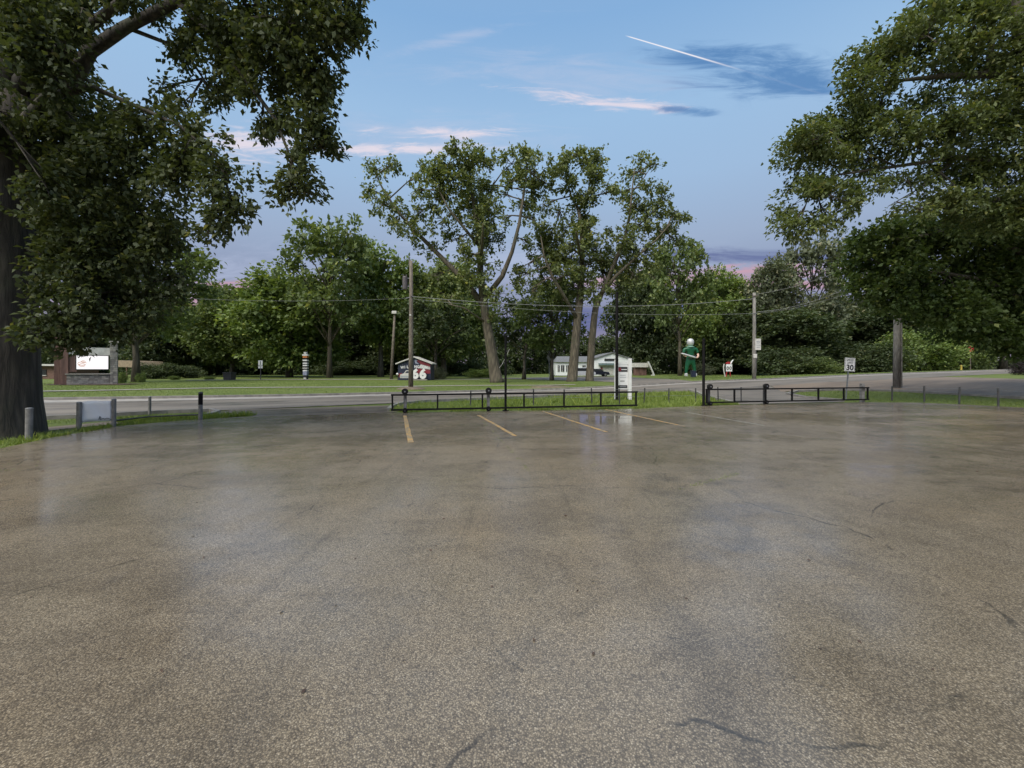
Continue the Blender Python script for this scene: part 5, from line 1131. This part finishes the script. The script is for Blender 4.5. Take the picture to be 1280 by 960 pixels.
MB().prism([(7*s, 15.5*s), (28*s, 15.5*s), (28*s, 13*s), (7*s, 13*s)], -.9, -.02).build('awning', MAT['awning'], root)
sh = MB().box((17*s, -.02, 7*s), (17*s, .12, 12*s)).build('shop_window', MAT['off_white'], root); MB().box((11*s, -.1, 8*s), (2.2*s, .1, 5*s)).build('poster', MAT['dark_red'], sh)
MB().box((23*s, -.06, 19.8*s), (17*s, .14, 2.8*s)).build('sign_board', MAT['ink'], root)
for x, wd in ((-42, 2.6), (-37, 4.0), (-31, 3.0), (-10, 4.0)):
    q = MB().box((x*s, .97, 9*s), (wd*s, .12, 8*s)).build('window', MAT['glass_dark'], root); MB().box((x*s, .9, 9*s), (.4*s, .06, 8*s)).build('mullion', MAT['white_paint'], q)
MB().box((-22*s, .97, 6.5*s), (4.4*s, .12, 13*s)).build('door', MAT['off_white'], root)
def car(px, Z, L, hgt, kind, paint, label, ang):
    b = gz(px, Z); root = empty('parked_car', b, label, 'car', 'cars parked by the white building', ang); wdt = 1.8
    if kind == 'suv': prof = [(-L/2, .35), (-L/2, .95), (-L/2+.15, 1.08), (-L/2+.45, hgt), (L*.12, hgt), (L*.27, 1.08), (L/2-.1, .92), (L/2, .7), (L/2, .35)]; win = [(-L/2+.42, 1.1), (-L/2+.62, hgt-.1), (L*.11, hgt-.1), (L*.235, 1.1)]
    else: prof = [(-L/2, .32), (-L/2, .85), (-L/2+.5, .98), (-L/2+1.15, hgt), (L*.08, hgt), (L*.25, .95), (L/2-.15, .82), (L/2, .6), (L/2, .32)]; win = [(-L/2+.85, 1.0), (-L/2+1.25, hgt-.1), (L*.07, hgt-.1), (L*.2, .98)]
    bd = MB().prism(prof, -wdt/2, wdt/2).build('body', MAT[paint], root, bevel=0.06)
    for y0, y1 in ((-wdt/2-.012, -wdt/2+.02), (wdt/2-.02, wdt/2+.012)): MB().prism(win, y0, y1).build('side_window', MAT['glass_dark'], bd)
    xw = L*.255; M_ = MB(); M_.add([(L*.125, -.75, hgt-.06), (L*.125, .75, hgt-.06), (L*.262, .8, 1.11), (L*.262, -.8, 1.11), (L*.12, -.75, hgt-.02), (L*.12, .75, hgt-.02), (L*.28, .8, 1.12), (L*.28, -.8, 1.12)], [(0,1,2,3), (7,6,5,4), (0,4,5,1), (1,5,6,2), (2,6,7,3), (3,7,4,0)]); M_.build('windscreen', MAT['glass_dark'], bd)
    for x in (-L*.3, L*.31):
        for y in (-wdt/2+.08, wdt/2-.08):
            ty = MB(); ty.tube([(x, y-.11, .33), (x, y+.11, .33)], .33, 16); wl_ = ty.build('wheel', MAT['rubber'], root); sg = -1 if y < 0 else 1
            MB().tube([(x, y+sg*.1, .33), (x, y+sg*.125, .33)], .2, 12).build('rim', MAT['rim'], wl_)
    for y in (-.65, .65):
        MB().box((L/2, y, .72), (.06, .34, .16)).build('headlight', MAT['sign_white'], bd); MB().box((-L/2, y, .85), (.06, .3, .2)).build('tail_light', MAT['tail_red'], bd)
car(727.5, 76, 4.6, 1.72, 'suv', 'car_white', 'white sport utility car parked between the two pale trunks', 0.1)
car(746.5, 80, 4.4, 1.45, 'sedan', 'car_black', 'dark blue car parked in front of the white building gable', 0.05)
b = gz(806, 86); s = 86/F; root = empty('white_stand', b, 'white boarded stand with a slanted white plank right of the white building', 'stand')
MB().box((-4*s, 1, 13*s), (17*s, 2, 5.4*s)).build('fascia', MAT['off_white'], root); MB().box((-4*s, 1.2, 5.2*s), (14*s, 1.4, 10.2*s)).build('base', MAT['timber_red'], root)
MB().bar((3.5*s, -.3, 17*s), (10.5*s, -.3, 1.0*s), 3.6*s, .2).build('plank', MAT['white_paint'], root); MB().box((9.6*s, -.3, .5*s), (4*s, .5, 1.0*s)).build('foot', MAT['white_paint'], root)
# small cut-out board
b = gz(909, 68); s = 68/F; root = empty('cutout_board', b, 'small red and white cut-out board on the lawn right of the green statue', 'board')
MB().prism([(-1.5*s, 6.5*s), (6*s, 6.5*s), (6*s, 15.5*s), (-1.5*s, 15.5*s)], -.05, .05).build('panel', MAT['sign_white'], root)
for x in (.4, 3.9): MB().tube([((x+1.1*math.cos(t))*s, -.07, (10.6+1.9*math.sin(t))*s) for t in np.linspace(0, 6.28, 10)], .05, 5).build('mark', MAT['ink'], root)
MB().tube([(-3.8*s, 0, 16*s), (-4.6*s, 0, 12*s), (-4.2*s, 0, 7*s), (-2.6*s, 0, 0)], .7*s, 8).build('side_strut', MAT['off_white'], root)
for x0, x1 in ((-.5, -1.6), (3.2, 4.2)): MB().bar((x0*s, 0, 6.6*s), (x1*s, 0, -.02), 1.2*s, .1).build('leg', MAT['red_paint'], root)
MB().prism([((1.4+3.2*math.cos(t))*s, (16+2.6*math.sin(t))*s) for t in np.linspace(0, math.pi, 9)], -.05, .05).build('cap', MAT['red_paint'], root)
MB().tube([(4.2*s, 0, 15.8*s), (5.4*s, 0, 18.5*s), (7.6*s, 0, 21*s)], [.9*s, .8*s, .5*s], 8).build('arm', MAT['sign_white'], root)

# ------------------------------------------------------------------ tall painted figure (plain statue)
b = gz(863, 74); s = 74/F; root = empty('statue', b, 'tall green painted figure statue with pale round head holding a long white bar', 'statue')
def skin(name, nodes, edges, m, parent, sub=2):
    me = bpy.data.meshes.new(name); me.from_pydata([tuple(n[0]) for n in nodes], edges, [])
    o = link(name, me, m, parent); sk = o.modifiers.new('skin', 'SKIN'); sk.use_smooth_shade = True
    for v, n in zip(me.skin_vertices[0].data, nodes): v.radius = (n[1], n[2] if len(n) > 2 else n[1])
    me.skin_vertices[0].data[0].use_root = True
    sd = o.modifiers.new('sub', 'SUBSURF'); sd.levels = sub; sd.render_levels = sub; return o
N_ = [((0, 0, 20*s), 4.0*s, 3.0*s), ((0, 0, 25*s), 4.4*s, 3.0*s), ((0, 0, 30*s), 5.2*s, 3.4*s), ((0, 0, 34.5*s), 5.0*s, 3.0*s), ((0, 0, 37.5*s), 2.0*s, 2.0*s),
      ((-3.6*s, 0, 17*s), 2.9*s), ((-5.0*s, -.05, 9*s), 2.1*s), ((-5.6*s, 0, 2.5*s), 1.6*s), ((3.6*s, 0, 17*s), 2.9*s), ((4.8*s, -.05, 9*s), 2.1*s), ((5.6*s, 0, 2.5*s), 1.6*s),
      ((-7.4*s, 0, 34*s), 2.2*s), ((-9.0*s, -.1, 28.5*s), 1.9*s), ((7.4*s, 0, 34*s), 2.2*s), ((9.0*s, -.1, 28.5*s), 1.9*s)]
skin('body', N_, [(0,1), (1,2), (2,3), (3,4), (0,5), (5,6), (6,7), (0,8), (8,9), (9,10), (3,11), (11,12), (3,13), (13,14)], MAT['statue_green'], root)
skin('forearm', [((-9.0*s, -.1, 28.5*s), 1.6*s), ((-8.6*s, -.5, 25.5*s), 1.3*s), ((-6.5*s, -.75, 24.8*s), 1.2*s)], [(0,1), (1,2)], MAT['skin_paint'], root)
skin('forearm', [((9.0*s, -.1, 28.5*s), 1.6*s), ((8.2*s, -.5, 24.5*s), 1.3*s), ((5.0*s, -.75, 22.6*s), 1.3*s)], [(0,1), (1,2)], MAT['skin_paint'], root)
MB().tube([(-14*s, -.75, 28.6*s), (-12*s, -.75, 28.1*s), (2*s, -.75, 23.8*s), (5*s, -.75, 22.9*s)], [.35*s, 1.0*s, 1.2*s, .9*s], 12).build('white_bar', MAT['silver'], root, smooth=True)
hd = MB().lathe([(.3*s, -4.6*s), (2.6*s, -4.2*s), (3.9*s, -2.2*s), (4.4*s, .4*s), (3.8*s, 2.9*s), (2.2*s, 4.4*s), (.2*s, 5.0*s)], (0, 0, 42.4*s), 20).build('head', MAT['silver'], root, smooth=True)
MB().lathe([(3.2*s, 0), (4.8*s, .3*s), (4.4*s, .9*s), (2.8*s, 1.1*s)], (0, 0, 36.2*s), 18).build('collar', MAT['pale_green'], root, smooth=True)
MB().lathe([(4.5*s, 0), (4.7*s, .5*s), (4.5*s, 1.2*s)], (0, 0, 21.6*s), 16).build('belt', MAT['ink'], root)
for x in (-5.8, 5.8): MB().prism([(-1.5*s, 0), (1.5*s, 0), (1.5*s, 3.4*s), (.2*s, 4.2*s), (-1.5*s, 3.4*s)], -2.9*s, 1.4*s).build('boot', MAT['silver'], root, bevel=0.08).location = (x*s, 0, 0)
